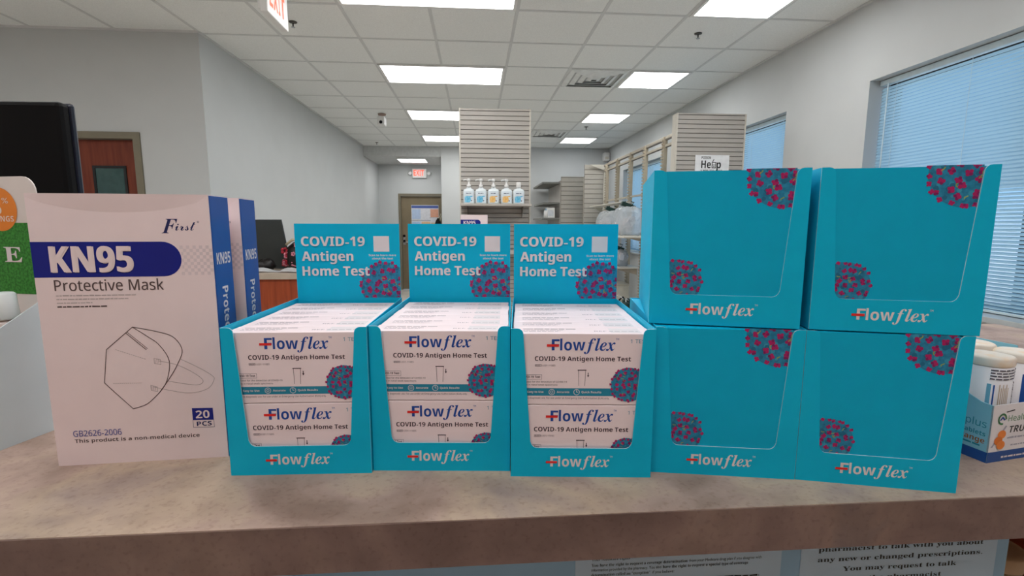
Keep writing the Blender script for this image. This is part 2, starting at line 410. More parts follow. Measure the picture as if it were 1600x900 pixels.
# exit signs
RED = mat('exit_red', 'ff4a34', .5, emit=1.6, var=0)
def exit_sign(loc, rz, label, lw, hang):
    r = tag(empty('exit_sign', loc, rz), label, 'exit sign')
    b = BM(); box(b, -.155, .155, -.022, .022, 0, .20, bev=.006); link('housing', b, WHITEP, r)
    b = BM(); F = front(-.0222, 0, 0)
    for s, u, wd_ in (('E', -.125, .05), ('X', -.067, .062), ('I', .006, .022), ('T', .04, .062)): text(b, bold(s), F, u, .045, .125, wd_, off=.0006)
    link('lettering', b, RED, r)
    b = BM()
    if hang: box(b, -.07, .07, -.03, .03, .262, .283, bev=.004); box(b, -.012, .012, -.012, .012, .199, .264)
    else: box(b, -.05, .05, .021, .042, .06, .16)
    link('canopy', b, WHITEP, r)
    if not hang:
        for s in (-1, 1):
            b = BM(); lathe(b, [(.03, -.03), (.045, .0), (.03, .03)], (s * .205, 0, .1), n=16, axis='Y'); box(b, min(s * .15, s * .2), max(s * .15, s * .2), -.008, .008, .09, .11); link('lamp_head', b, WHITEP, r)
    else:
        b = BM(); box(b, -.115, -.085, .028, .05, .03, .09, bev=.004); link('back_bracket', b, WHITEP, r)
    return r
exit_sign((-1.185, 3.165, 2.690), PI / 2, 'red lettered exit sign hanging from the ceiling at the top edge', 1, True)
exit_sign((-1.235, HW - .045, 2.50), 0, 'small red exit sign above the taupe hallway door', 1, False)

# ------------------------------------------------------------------ doors
def door(name, x0, x1, y, zt, slabm, depth=.1):
    r = tag(empty(name, ((x0 + x1) / 2, y, 0)), kind='structure'); h = (x1 - x0) / 2; fw_ = .052
    b = BM(); box(b, -h, -h + fw_, -.012, depth, 0, zt); box(b, h - fw_, h, -.012, depth, 0, zt); box(b, -h + fw_, h - fw_, -.012, depth, zt - fw_, zt); link('door_frame', b, TAUPE, r)
    b = BM(); box(b, -h + fw_ + .003, h - fw_ - .003, .05, .09, .01, zt - fw_ - .003); link('door_leaf', b, slabm, r)
    return r, h
d, h = door('door_1', -3.65, -2.642, AW, 2.21, mat('door_wood_shaded', '6b2f1f', .5, .3, scale=6, stretch=(6, 6, .5), hex2='7d3c28'))  # cherry wood darkened, the shade on this door is in its colour
b = BM(); cx = -3.146; X0, X1, Z0, Z1 = -3.055 - cx, -2.80 - cx, 1.0, 1.955; t = .02
for a in ((X0, X0 + t, Z0, Z1), (X1 - t, X1, Z0, Z1), (X0 + t, X1 - t, Z0, Z0 + t), (X0 + t, X1 - t, Z1 - t, Z1)): box(b, a[0], a[1], .042, .05, a[2], a[3])
link('lite_frame', b, mat('lite_frame_black', '16181a', .5), d)
b = BM(); box(b, X0 + t, X1 - t, .046, .05, Z0 + t, Z1 - t); link('lite_glass', b, mat('dark_lite_glass', '31504e', .15, .5, .08), d)
b = BM(); lathe(b, [(.028, 0), (.028, .008), (.012, .012)], (-.40, .05, 1.02), n=14, axis='Y'); tube(b, [(-.40, .045, 1.02), (-.40, .0, 1.02), (-.28, .0, 1.02)], .009); link('door_handle', b, CHROME, d)
d, h = door('door_2', HD0, HD1, HW, HDT, mat('taupe_door', '83765f', .5, .3, .05, 5))
b = BM(); lathe(b, [(.035, -.012), (.035, 0)], (-h + .105, .05, 1.10), n=14, axis='Y'); box(b, -h + .075, -h + .135, .038, .05, 1.02, 1.24, bev=.004); tube(b, [(-h + .105, .045, 1.08), (-h + .105, -.005, 1.08), (-h + .22, -.005, 1.08)], .010); link('door_handle', b, CHROME, d)
b = BM(); lathe(b, [(.03, -.02), (.03, 0)], (-h + .105, .038, 1.22), n=14, axis='Y'); link('deadbolt', b, BLACKP, d)
# poster on the hallway door
r = tag(empty('safety_poster', (-1.14, HW + .049, 1.02)), 'multi-panel paper poster with blue header on the taupe hallway door', 'poster')
b = BM(); box(b, -.305, .305, -.003, 0, 0, .89); link('sheet', b, mat('poster_paper', 'dfe0e6', .6), r)
pm = [mat('poster_blue', '4f63a6', .6), mat('poster_pale_blue', 'bcd0ec', .6), mat('poster_salmon', 'e3a98f', .6), mat('poster_grey', '8f96a6', .6), mat('poster_orange', 'ecc49a', .6), mat('poster_cyan', '9fdbe8', .6)]
b = BM(); F = front(-.003)
def pr(u0, u1, v0, v1, mi): poly(b, [(u0, v0), (u1, v0), (u1, v1), (u0, v1)], F, .0006, mi)
pr(-.30, .30, .82, .88, 0); pr(-.29, -.10, .58, .80, 1); pr(.12, .30, .62, .80, 2); pr(-.30, .12, .545, .555, 3); pr(.10, .30, .60, .608, 3); pr(-.08, .11, .44, .52, 4); pr(-.08, .10, .30, .42, 5); pr(-.29, -.11, .25, .52, 1); pr(.13, .29, .1, .5, 4)
link('printed_panels', b, pm, r)
# dark bag hanging on the hall door
r = tag(empty('shoulder_bag', (-.845, HW - .06, 1.2)), 'black bag with pale strap hanging by the hallway door edge', 'bag')
b = BM(); lathe(b, [(.01, 0), (.07, .02), (.085, .14), (.08, .26), (.05, .36), (.01, .42)], n=16, sy=.5)
link('pouch', b, mat('black_cloth', '0e0e12', .8), r)
b = BM(); tube(b, [(.045, 0, .36), (.07, .01, .45), (.062, .02, .52), (.03, .02, .44), (.0, 0, .41)], .008); link('strap', b, mat('pale_strap', 'c9c6b0', .7), r)
b = BM(); tube(b, [(.068, .02, .51), (.068, .1, .505)], .006); link('hook', b, CHROME, r)
# ------------------------------------------------------------------ slatwall endcaps and shelving
def slat_panel(name, x0, x1, z0, z1, parent, F_y=0., depth=.03, pitch=.0393, gap=.006, m=None):
    b = BM(); box(b, x0, x1, F_y + .010, F_y + depth, z0, z1, 1)
    z = z0
    while z < z1 - .005:
        zz = min(z + pitch - gap, z1); box(b, x0, x1, F_y, F_y + .010, z, zz, 0); z += pitch
    return link(name, b, [m or SLAT, GROOVE], parent)
def endcap(name, x0, x1, y, zt, label, body):
    r = tag(empty(name, ((x0 + x1) / 2, y, 0)), label, 'slatwall display'); h = (x1 - x0) / 2
    slat_panel('slat_panel', -h + .012, h - .012, .14, zt, r)
    for s in (-1, 1):
        b = BM(); box(b, s * h - (.012 if s > 0 else 0), s * h + (.012 if s < 0 else 0), -.004, body, .14, zt, bev=.002); link('edge_trim', b, CREAM, r)
    b = BM(); box(b, -h + .012, h - .012, body - .03, body, .14, zt - .01); link('back_panel', b, SLAT, r)
    b = BM(); box(b, -h, h, -.02, body, 0, .14, bev=.004); link('base_deck', b, CREAM, r)
    return r, h
e1, h1 = endcap('slatwall_endcap', -.137, .482, 4.3, 2.475, 'tall greige slatwall endcap behind the middle displays, holding the pump bottles', .07)
SX = (-.137 + .482) / 2
def slat_shelf(x0, x1, y0, z, label):
    r = tag(empty('slatwall_shelf', ((x0 + x1) / 2, 4.298, z)), label, 'shelf'); h = (x1 - x0) / 2
    b = BM(); box(b, -h, h, y0 - 4.298, -.001, -.02, 0, bev=.003); link('board', b, SLAT, r)
    for s in (-1, 1):
        b = BM(); poly(b, [(0, 0), (-.14, 0), (0, -.09)], lambda u, v, o: Vector((s * (h - .06) + o, u - .001, v - .02)), 0); 
        bmesh.ops.solidify(b, geom=b.faces[:], thickness=.004); link('bracket', b, GROOVE, r)
    return r
slat_shelf(-.125, .468, 4.06, 1.665, 'grey slatwall shelf carrying five pump bottles')
slat_shelf(-.135, .478, 3.98, 1.27, 'lower slatwall shelf under the pump bottles, carrying a mask box')

# pump bottles
CLEARB = mat('clear_bottle', 'dfe7ea', .15, .5, .03)
LB = [mat('label_blue', '4fb4dc', .5, hex2='8fd0ea', scale=60), mat('label_amber', 'e8b25c', .5, hex2='f0cb8c', scale=60)]
LW_ = mat('label_pale', 'dce6ec', .5); LD = mat('label_ink', '3b4a66', .5)
def pump_bottle(x, col, pump, label):
    r = tag(empty('sanitizer_bottle', (x, 4.17, 1.665)), label, 'bottle', 'bottles on the slatwall shelf')
    b = BM(); sq = .55
    lathe(b, [(.040, 0), (.044, .006), (.044, .105), (.038, .12), (.018, .13), (.016, .138)], n=28, sx=1.1, sy=.72, sq=.45); link('body', b, CLEARB, r)
    b = BM(); F = front(-.0335); rnd = random.Random(int(x * 1e4))
    poly(b, [(-.040, .010), (.040, .010), (.040, .106), (-.040, .106)], F, 0, 0)
    poly(b, clip(circ(-.012, .036, .030, 20), [(-.034, .012), (.034, .012), (.034, .10), (-.034, .10)]), F, .0004, 1)
    poly(b, [(-.030, .060), (.031, .068), (.031, .058), (-.030, .050)], F, .0006, 1)
    dashes(b, F, -.024, .02, .084, .006, rnd, 2, .0006); poly(b, circ(.022, .026, .005, 10), F, .0007, 2)
    link('label', b, [LW_, LB[col], LD], r)
    b = BM()
    if pump:
        lathe(b, [(.017, .136), (.018, .16), (.009, .163), (.007, .188)], n=16); lathe(b, [(.006, .186), (.015, .190), (.017, .202), (.012, .209)], n=16)
        tube(b, [(-.008, 0, .200), (-.03, -.004, .200), (-.046, -.008, .194)], .0065)
    else: lathe(b, [(.018, .136), (.020, .14), (.020, .178), (.016, .184)], n=18)
    link('pump' if pump else 'cap', b, WHITEP, r)
for a in ((-.056, 0, 1, 'blue labelled pump bottle at the left end of the slatwall shelf'), (.046, 0, 1, 'blue labelled pump bottle, second from left on the slatwall shelf'), (.152, 1, 1, 'amber labelled pump bottle at the middle of the slatwall shelf'), (.262, 1, 1, 'amber labelled pump bottle right of the other amber one'), (.366, 0, 0, 'blue labelled bottle with plain cap at the right end of the slatwall shelf')): pump_bottle(*a)

# right endcap with the poison help notice
e2, h2 = endcap('slatwall_endcap', 1.777, 2.415, 4.3, 2.47, 'greige slatwall endcap at right, behind the stacked closed cartons, with help notice', .10)
r = tag(empty('help_notice', (2.118, 4.297, 1.955)), 'white Poison Help notice fixed on the right slatwall endcap', 'notice')
b = BM(); box(b, -.157, .157, -.003, 0, 0, .157); link('sheet', b, mat('notice_paper', 'eef0f2', .6), r)
b = BM(); F = front(-.003); text(b, bold('POISON'), F, -.10, .122, .022, .085, off=.0005); text(b, bold('He'), F, -.10, .042, .066, .088, off=.0005); text(b, bold('p'), F, .042, .042, .066, .04, off=.0005)
# a handset in place of the letter l
stroke(b, [(.0, .045), (.0, .092), (.034, .092), (.034, .045)], .007, F, .0005, closed=True); stroke(b, [(.004, .098), (.014, .118)], .006, F, .0005); stroke(b, [(.006, .070), (.028, .070)], .006, F, .0006); poly(b, circ(.017, .056, .006, 10), F, .0006)
text(b, bold('1-800-222-1222'), F, -.105, .008, .020, .20, off=.0005)
link('lettering', b, mat('notice_ink', '17191c', .6), r)

# long shelving run of bare uprights along the right wall
r = tag(empty('shelving_run', (2.0, 4.8, 0)), 'bare metal shelving uprights with rails in front of the far windows', 'shelving')
NOTCH = mat('notched_metal', 'b3a893', .45, .4, .04); RAIL = mat('rail_metal', 'b4ac9c', .45)
for k, y in enumerate((5.14, 5.72, 6.26, 6.84, 7.40)):
    b = BM(); y -= 4.8; box(b, -.014, .03, y - .018, y + .018, 0, 2.41, bev=.003)
    n = 60
    for q in range(n):
        z = .2 + q * 2.2 / n; box(b, -.030, -.014, y - .016, y + .016, z, z + .020)
    link('upright', b, NOTCH, r)
for z, hgt in ((2.415, .03), (2.33, .025), (1.86, .022)):
    b = BM(); box(b, .0, .03, .05, 2.78, z - hgt, z, bev=.003); link('cross_rail', b, RAIL, r)
b = BM(); box(b, .002, .028, .05, 2.78, 2.375, 2.384); box(b, .002, .028, .05, 2.78, 2.30, 2.304); link('rail_dark_line', b, GROOVE, r)  # dark line just below each of the two upper rails
b = BM(); box(b, -.40, .05, .10, 2.78, 0, .16, bev=.004); link('base_deck', b, CREAM, r)
for z, d, y0, y1, nm in ((1.77, .22, 1.15, 2.78, 3), (1.365, .40, .35, 2.75, 0), (.52, .42, .35, 2.75, 1), (.98, .40, .9, 2.75, 2)):
    b = BM(); box(b, -d, -.032, y0, y1, z - (.012 if nm == 3 else .02), z, bev=.003); s = link('shelf_board', b, CREAM, r)
    for y in (y0 + .06, y1 - .06):
        b = BM(); poly(b, [(-.036, z - .02), (-d + .06, z - .02), (-.036, z - .10)], lambda u, v, o: Vector((u, y + o, v)), 0); bmesh.ops.solidify(b, geom=b.faces[:], thickness=.004); link('shelf_bracket', b, RAIL, s)
# far slatwall end panels
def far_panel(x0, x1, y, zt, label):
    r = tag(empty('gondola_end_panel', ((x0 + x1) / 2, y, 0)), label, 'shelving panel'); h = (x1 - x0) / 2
    slat_panel('slat_panel', -h, h, .1, zt, r, pitch=.075, gap=.008, m=mat('far_laminate_shaded', 'b3aea4', .5, .3, .03, 9))  # slat laminate a touch darker, dimmer light at the far end put into colour
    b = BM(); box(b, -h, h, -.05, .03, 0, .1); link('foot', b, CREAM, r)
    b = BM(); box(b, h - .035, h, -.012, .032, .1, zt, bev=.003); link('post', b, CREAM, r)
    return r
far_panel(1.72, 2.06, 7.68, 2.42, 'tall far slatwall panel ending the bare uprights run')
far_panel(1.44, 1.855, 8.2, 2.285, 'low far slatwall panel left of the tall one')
b = BM(); 
r = tag(empty('canopy_bracket', (1.94, 7.664, 2.42)), 'pale triangular bracket under the top of the tall far slatwall panel', 'bracket')
poly(b, [(-.16, 0), (.14, 0), (.14, -.10), (.05, -.075)], lambda u, v, o: Vector((u, -.012 - o - .2 * (v + .1), v)), 0); bmesh.ops.solidify(b, geom=b.faces[:], thickness=.012); box(b, -.02, .02, -.032, .0, -.04, -.01); link('plate', b, CREAM, r)
r = tag(empty('gondola', (1.46, 8.24, 0)), 'far gondola with empty shelves facing left beside the back wall', 'shelving')
b = BM(); box(b, -.03, 0, 0, 1.36, 0, 2.22); link('back_panel', b, SLAT, r)
for z, d in ((2.20, .30), (1.86, .28), (1.60, .30), (1.2, .3)):
    b = BM(); box(b, -d - .03, -.031, .02, 1.34, z - .03, z, bev=.003); s = link('shelf_board', b, mat('dark_shelf', '7a7b76', .5, .3), r)
b = BM(); box(b, -.33, -.031, 0, 1.36, 0, .14); link('base_deck', b, CREAM, r)
for i, (yy, hh, lb) in enumerate(((.12, .17, 'white product box at the near end of the far gondola shelf'), (.32, .13, 'second white product box along the far gondola shelf'))):
    o = tag(empty('product_box', (1.28, 8.24 + yy, 1.60)), lb, 'box', 'boxes on the far gondola')
    b = BM(); box(b, -.07, .07, -.07, .07, 0, hh, bev=.003); link('carton', b, WHITEP, o)
    b = BM(); box(b, -.05, .05, -.0712, -.070, .03, hh - .04); link('label', b, mat('box_label_grey', 'd0d5da', .6), o)
o = tag(empty('product_bottle', (1.20, 8.30, 1.60)), 'small white bottle on the far gondola shelf', 'bottle')
b = BM(); lathe(b, [(.03, 0), (.032, .09), (.012, .11), (.012, .13)], n=14); link('body', b, WHITEP, o); b = BM(); lathe(b, [(.015, .125), (.015, .155)], n=12); link('cap', b, mat('cap_blue', '88aac0', .5), o)

# clear bags of goods on the shelving run
PLAST = bpy.data.materials.new('clear_plastic'); PLAST.use_nodes = True
_b = PLAST.node_tree.nodes['Principled BSDF']; _b.inputs['Base Color'].default_value = (*rgb('dfe6ea'), 1); _b.inputs['Roughness'].default_value = .18; _b.inputs['Alpha'].default_value = .42
_n = PLAST.node_tree.nodes.new('ShaderNodeTexNoise'); _n.inputs['Scale'].default_value = 9; _n.inputs['Detail'].default_value = 3
_p = PLAST.node_tree.nodes.new('ShaderNodeBump'); _p.inputs['Strength'].default_value = .8; _p.inputs['Distance'].default_value = .03
PLAST.node_tree.links.new(_n.outputs['Fac'], _p.inputs['Height']); PLAST.node_tree.links.new(_p.outputs[0], _b.inputs['Normal'])
DKG = mat('dark_green_clip', '14332d', .5)
def clear_bag(x, y, z, w, d, h, label, seed):
    r = tag(empty('clear_bag', (x, y, z)), label, 'bag', 'clear bags on the shelving'); rnd = random.Random(seed); b = BM()
    lathe(b, [(w * .30, .004), (w * .48, h * .06), (w * .5, h * .3), (w * .5, h * .6), (w * .49, h * .8), (w * .40, h * .93), (w * .22, h)], n=28, sy=d / w, sq=.5)
    for v in b.verts:
        if .01 < v.co.z: v.co += Vector((rnd.uniform(-1, .6), rnd.uniform(-1, .6), rnd.uniform(-1, .5))) * .022
    link('bag_film', b, PLAST, r)
    b = BM()
    for k in range(7):
        mx = Matrix.Translation((rnd.uniform(-.25, .25) * w, rnd.uniform(-.25, .25) * d, h * rnd.uniform(.2, .65))) @ Matrix.Rotation(rnd.uniform(-.5, .5), 4, 'Y') @ Matrix.Rotation(rnd.uniform(0, 3), 4, 'Z')
        box(b, -.07, .07, -.03, .03, -.05, .05, 0, .01, mx)
    link('contents', b, mat('bag_contents', 'd9d4d6', .5, hex2='c3ccd6', scale=8), r)
    b = BM(); mx = Matrix.Translation((0, 0, h + .012)) @ Matrix.Rotation(.35, 4, 'Y'); box(b, -.085, .085, -.03, .03, -.024, .024, 0, .006, mx)
    for s in (-1, 1): tube(b, [(s * .05, 0, h + .02), (s * .07, 0, h + .05), (s * .03, 0, h + .06)], .006)
    link('clip', b, DKG, r)
clear_bag(1.77, 5.58, 1.367, .30, .36, .33, 'clear plastic bag with dark clip nearest on the upper shelf, just left of the cartons', 1)
clear_bag(1.77, 6.25, 1.367, .32, .46, .30, 'clear plastic bag behind the nearest one on the upper shelf', 2)
clear_bag(1.76, 5.93, .982, .24, .26, .21, 'clear plastic bag nearest on the middle shelf, below the tall clear bags', 3)
clear_bag(1.77, 6.34, .982, .26, .28, .22, 'clear plastic bag farther back on the middle shelf', 4)
def clipbox(x, y, z, label, seed):
    r = tag(empty('storage_box', (x, y, z)), label, 'box', 'boxes on the shelving run')
    b = BM(); box(b, -.15, .15, -.17, .17, 0, .20, bev=.008); link('body', b, mat('cream_card', 'd8d2c2', .6), r)
    b = BM(); box(b, -.155, .155, -.175, .175, .20, .225, bev=.004); link('lid', b, mat('cream_card_lid', 'cfc8b6', .6), r)
clipbox(1.78, 6.1, .522, 'cream storage box on the lower shelf of the bare shelving', 1)
for i, (x, y, z, lb) in enumerate(((1.70, 5.32, .522, 'dark green clamp lying on the lower shelf beside the cream box'), (1.80, 5.62, .522, 'second dark green clamp lying nearer the upright on the lower shelf'), (1.74, 6.62, .982, 'dark green clamp at the back of the middle shelf'))):
    r = tag(empty('spring_clamp', (x, y, z), .5 + i), lb, 'clamp', 'clamps on the shelving run'); b = BM()
    lathe(b, [(.035, .0), (.05, .01), (.05, .07), (.03, .09)], n=14); link('body', b, DKG, r)
    b = BM(); tube(b, [(.04, 0, .05), (.10, .02, .09), (.15, .05, .05), (.18, .06, .012)], .010); link('jaw', b, BLACKP, r)
    b = BM(); tube(b, [(.03, .03, .075), (.08, .08, .12), (.14, .10, .09)], .005); link('handle', b, WHITEP, r)

# small mask box on the lower slatwall shelf
KB = mat('mask_box_white', 'ecdadb', .5, .35, .015, 30); KNAVY = mat('mask_navy', '0e1f84', .45); KBLUE = mat('mask_blue', '0f4f9e', .4, .4, .04, 30)
r = tag(empty('mask_box', (-.014, 4.13, 1.27)), 'small white KN95 mask box on the lower slatwall shelf in the distance', 'box')
b = BM(); box(b, -.113, .113, -.04, .04, 0, .302, bev=.002); link('carton', b, KB, r)
b = BM(); F = front(-.04); poly(b, rrect(-.112, .055, .212, .262, .0249, 6, (0, 1, 1, 0)), F, .0006, 0); text(b, bold('KN95'), F, -.088, .222, .031, .10, mi=1, off=.0012); text(b, sans('Protective Mask'), F, -.088, .185, .015, .13, mi=2, off=.0008)
link('printed_front', b, [KNAVY, KB, mat('mask_brown_ink', '5a4a4a', .6)], r)
b = BM(); box(b, .1131, .1136, -.039, .039, .002, .30); link('blue_side', b, KBLUE, r)

# ------------------------------------------------------------------ reception desk at left
r = tag(empty('reception_desk', (-1.40, 3.6, 0)), 'cherry wood desk with a beige laminate top behind the mask boxes', 'desk')
b = BM(); box(b, -.70, .70, -.0, .75, 1.095, 1.14, bev=.003); link('desktop', b, mat('desk_laminate', 'b3a595', .45, .35, .06, 15), r)
b = BM(); box(b, -.67, .67, .025, .06, .08, 1.095); link('front_panel', b, CHERRY, r)
for s in (-1, 1):
    b = BM(); box(b, s * .67 - .015, s * .67 + .015, .06, .70, 0, 1.095); link('side_panel', b, CHERRY, r)
b = BM(); box(b, -.65, .65, .06, .10, 0, .08); link('kick_plate', b, BLACKP, r)
# laptop with the lid seen from behind
r = tag(empty('laptop', (-1.69, 4.0, 1.141), -.3), 'dark open laptop on the cherry wood desk', 'laptop')
b = BM(); box(b, -.24, .24, 0, .28, .0, .02, bev=.004); base = link('keyboard_base', b, mat('laptop_dark', '33393a', .35, .5, .1, 5), r)
mx = Matrix.Translation((0, .0, .02)) @ Matrix.Rotation(.22, 4, 'X'); b = BM(); box(b, -.24, .24, -.006, .010, 0, .375, 0, .004, mx); link('screen_lid', b, mat('laptop_dark', '33393a'), r)
b = BM(); box(b, -.18, .18, .05, .2, .0205, .023); link('keys', b, BLACKP, r)
# black handbag with blossom print
r = tag(empty('floral_bag', (-1.262, 3.845, 1.141), .1), 'black bag printed with pink and red blossoms on the desk', 'bag'); rnd = random.Random(5); b = BM()
lathe(b, [(.02, 0), (.17, .01), (.21, .06), (.20, .15), (.13, .22), (.03, .25)], n=26, sy=.62)
for v in b.verts: v.co += Vector((rnd.uniform(-1, 1), rnd.uniform(-1, 1), rnd.uniform(-.5, 1))) * .010
link('pouch', b, mat('black_satin', '14110f', .4), r)
b = BM()
for k in range(26):
    a = rnd.uniform(PI * .85, 2 * PI); z = rnd.uniform(.05, .2); R_ = .205 if z < .16 else .165
    p = Vector((R_ * math.cos(a), R_ * .62 * math.sin(a), z)); s = rnd.uniform(.010, .018)
    for q in range(5):
        t = Vector((math.cos(q * 1.256), 0, math.sin(q * 1.256))) * s
        lathe(b, [(.002, -.004), (s * .75, 0), (.002, .004)], p + t, n=8, mi=k % 2, axis='Y')
link('blossoms', b, [mat('blossom_pink', 'e08ea0', .6), mat('blossom_red', 'b0273a', .6)], r)
b = BM(); tube(b, [(-.12, 0, .2), (-.11, 0, .30), (0, 0, .345), (.11, 0, .30), (.12, 0, .2)], .010); link('handle', b, mat('black_satin', '14110f'), r)
b = BM(); tube(b, [(-.17, -.06, .20), (-.12, -.09, .235), (-.04, -.09, .245), (.02, -.07, .25)], .010); link('cream_trim', b, mat('cream_cloth', 'b9b096', .7), r)
for i, (x, y, a, lb) in enumerate(((-1.58, 3.68, .12, 'white paper sheet lying at the desk edge under the laptop'), (-1.29, 3.652, -.03, 'white paper sheet lying on the desk in front of the floral bag'))):
    r = tag(empty('paper_sheet', (x, y, 1.141 + .001 * i), a), lb, 'paper', 'papers on the desk'); b = BM(); n = 10
    R0 = [[b.verts.new((-.14 + .028 * j, -.05 + .10 * q, .004 + .030 * math.sin(j * .35 + i) ** 2 * (.9 if q else .25))) for j in range(11)] for q in (0, 1)]
    for j in range(10): b.faces.new((R0[0][j], R0[0][j + 1], R0[1][j + 1], R0[1][j]))
    bmesh.ops.solidify(b, geom=b.faces[:], thickness=.001); link('sheet', b, mat('white_paper', 'e8e8ea', .7), r)
r = tag(empty('black_pouch', (-1.60, 3.79, 1.141), .3), 'black crumpled pouch on the desk between laptop and floral bag', 'pouch'); b = BM(); rnd = random.Random(8)
lathe(b, [(.02, 0), (.06, .008), (.07, .03), (.05, .07), (.02, .085)], n=18, sy=.7)
for v in b.verts: v.co += Vector((rnd.uniform(-1, 1), rnd.uniform(-1, 1), rnd.uniform(-.3, 1))) * .012
link('pouch', b, mat('black_satin', '14110f'), r)
# ------------------------------------------------------------------ the service counter
LAM = bpy.data.materials.new('stone_laminate'); LAM.use_nodes = True
def stone(m, cols, rough, seed):
    nt = m.node_tree; b = nt.nodes['Principled BSDF']; L = nt.links
    tc = nt.nodes.new('ShaderNodeTexCoord'); mp = nt.nodes.new('ShaderNodeMapping'); mp.inputs['Location'].default_value = (seed, seed * .7, seed * .3)
    L.new(tc.outputs['Object'], mp.inputs[0])
    def noise(s, d, dist=0):
        n = nt.nodes.new('ShaderNodeTexNoise'); n.inputs['Scale'].default_value = s; n.inputs['Detail'].default_value = d; n.inputs['Distortion'].default_value = dist; L.new(mp.outputs[0], n.inputs['Vector']); return n.outputs['Fac']
    def ramp(f, stops):
        r = nt.nodes.new('ShaderNodeValToRGB'); e = r.color_ramp.elements
        while len(e) < len(stops): e.new(.5)
        for q, (p, c) in zip(e, stops): q.position = p; q.color = (*c, 1)
        L.new(f, r.inputs[0]); return r.outputs[0]
    def mul(a, c, f=1.):
        x = nt.nodes.new('ShaderNodeMix'); x.data_type = 'RGBA'; x.blend_type = 'MULTIPLY'; x.inputs[0].default_value = f; L.new(a, x.inputs[6]); L.new(c, x.inputs[7]); return x.outputs[2]
    base = ramp(noise(7, 6, .6), [(.30, rgb(cols[0])), (.47, rgb(cols[1])), (.58, rgb(cols[2])), (.72, rgb(cols[3]))])
    veil = ramp(noise(22, 5, .3), [(.35, (.80, .78, .77)), (.55, (1, 1, 1))])
    speck = ramp(noise(190, 4), [(.30, (.80, .76, .74)), (.46, (1, 1, 1))])
    L.new(mul(mul(base, veil, .8), speck, .8), b.inputs['Base Color'])
    b.inputs['Roughness'].default_value = rough; b.inputs['Specular IOR Level'].default_value = .35
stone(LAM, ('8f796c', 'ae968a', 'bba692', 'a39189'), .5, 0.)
EDGE = bpy.data.materials.new('stone_laminate_edge'); EDGE.use_nodes = True; stone(EDGE, ('644f4a', '7a635c', '846d63', '6a5d5d'), .55, 3.)  # darker edge laminate, shade on the front edge partly put into its colour
COUNTERP = mat('counter_grey_panel', '8fb6d6', .5, .3, .04, 6)
CX0, CX1, CY0, CY1 = -1.7, 1.42, .413, 1.2
r = tag(empty('service_counter', (0, CY0, 0)), 'long service counter with mottled stone laminate top in the foreground', 'counter')
b = BM(); box(b, CX0, CX1, .0012, CY1 - CY0, CT - .046, CT); link('worktop', b, LAM, r)
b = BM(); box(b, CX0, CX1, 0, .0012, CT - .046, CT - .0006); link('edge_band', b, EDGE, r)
b = BM(); box(b, CX0, .589, .04, .06, .0, CT - .046); link('front_panel', b, COUNTERP, r)
b = BM(); box(b, .574, .589, .06, .7, .0, CT - .046); box(b, CX0, CX0 + .02, .06, .7, 0, CT - .046); link('side_panel', b, COUNTERP, r)
b = BM(); box(b, .589, CX1, .30, .32, 0, CT - .046); box(b, .60, .62, .10, .30, 0, CT - .046); link('wood_panel', b, CHERRY, r)
b = BM(); box(b, .62, CX1, .085, .30, .952, .972); link('shelf_board', b, CHERRY, r)
# jar on the shelf under the counter
r = tag(empty('jar', (.688, .545, .972)), 'beige screw lid jar under the right end of the counter top', 'jar')
JAR = mat('beige_jar', 'b59a7a', .5, .4, .05)
b = BM(); lathe(b, [(.026, 0), (.029, .004), (.029, .075), (.024, .084)], n=28); link('body', b, mat('jar_body', '9c8a72', .4), r)
b = BM(); lathe(b, [(.031, .083), (.0325, .086), (.0325, .101), (.031, .1035), (.024, .104)], n=36); link('lid', b, JAR, r)

# notices taped on the counter front
PAPER = mat('notice_sheet', 'b4cde4', .7, .2, .02, 8); INK = mat('black_ink', '23262e', .7)
def notice(x0, x1, label):
    r = tag(empty('paper_notice', ((x0 + x1) / 2, .4528, 1.0)), label, 'notice', 'paper notices on the counter front')
    b = BM(); box(b, -(x1 - x0) / 2, (x1 - x0) / 2, -.0006, 0, -.10, .183); link('sheet', b, PAPER, r); return r
n1 = notice(.1003, .3239, 'small print paper notice on the counter front, left one')
b = BM(); F = front(-.0007, -.2121 + 0, .23); sm = .0034
def ln(s, u0, u1, v): text(b, s, F, u0, v, sm, u1 - u0)
ln(serif('Your Medicare rights'), .117, .158, -.0772)
ln(serif('You have the right to request a coverage determination'), .1172, .220, -.0838); ln('from your Medicare drug plan if you disagree with', .222, .3015, -.0838)
ln('information provided by the pharmacy. You also', .1172, .192, -.0893); ln(serif('have the right to request a special type of coverage'), .1935, .287, -.0893)
ln(serif('determination called an “exception”'), .1172, .180, -.0948); ln('if you believe:', .1825, .206, -.0948)
rnd = random.Random(3)
for k in range(8): dashes(b, F, .125, .30, -.104 - .0058 * k, .002, rnd)
link('printed_text', b, INK, n1)
n2 = notice(.346, .5743, 'large bold print paper notice at the right of the counter front')
b = BM(); F = front(-.0007, -.46015, .23)
text(b, serif('pharmacist to talk with you about'), F, .4613, -.0800, .0056, .192, align='C'); text(b, serif('any new or changed prescriptions.'), F, .4613, -.0920, .0056, .192, align='C'); text(b, serif('You may request to talk'), F, .4613, -.1040, .0056, .133, align='C'); text(b, serif('to the pharmacist'), F, .4613, -.1160, .0056, .10, align='C')
link('printed_text', b, INK, n2)

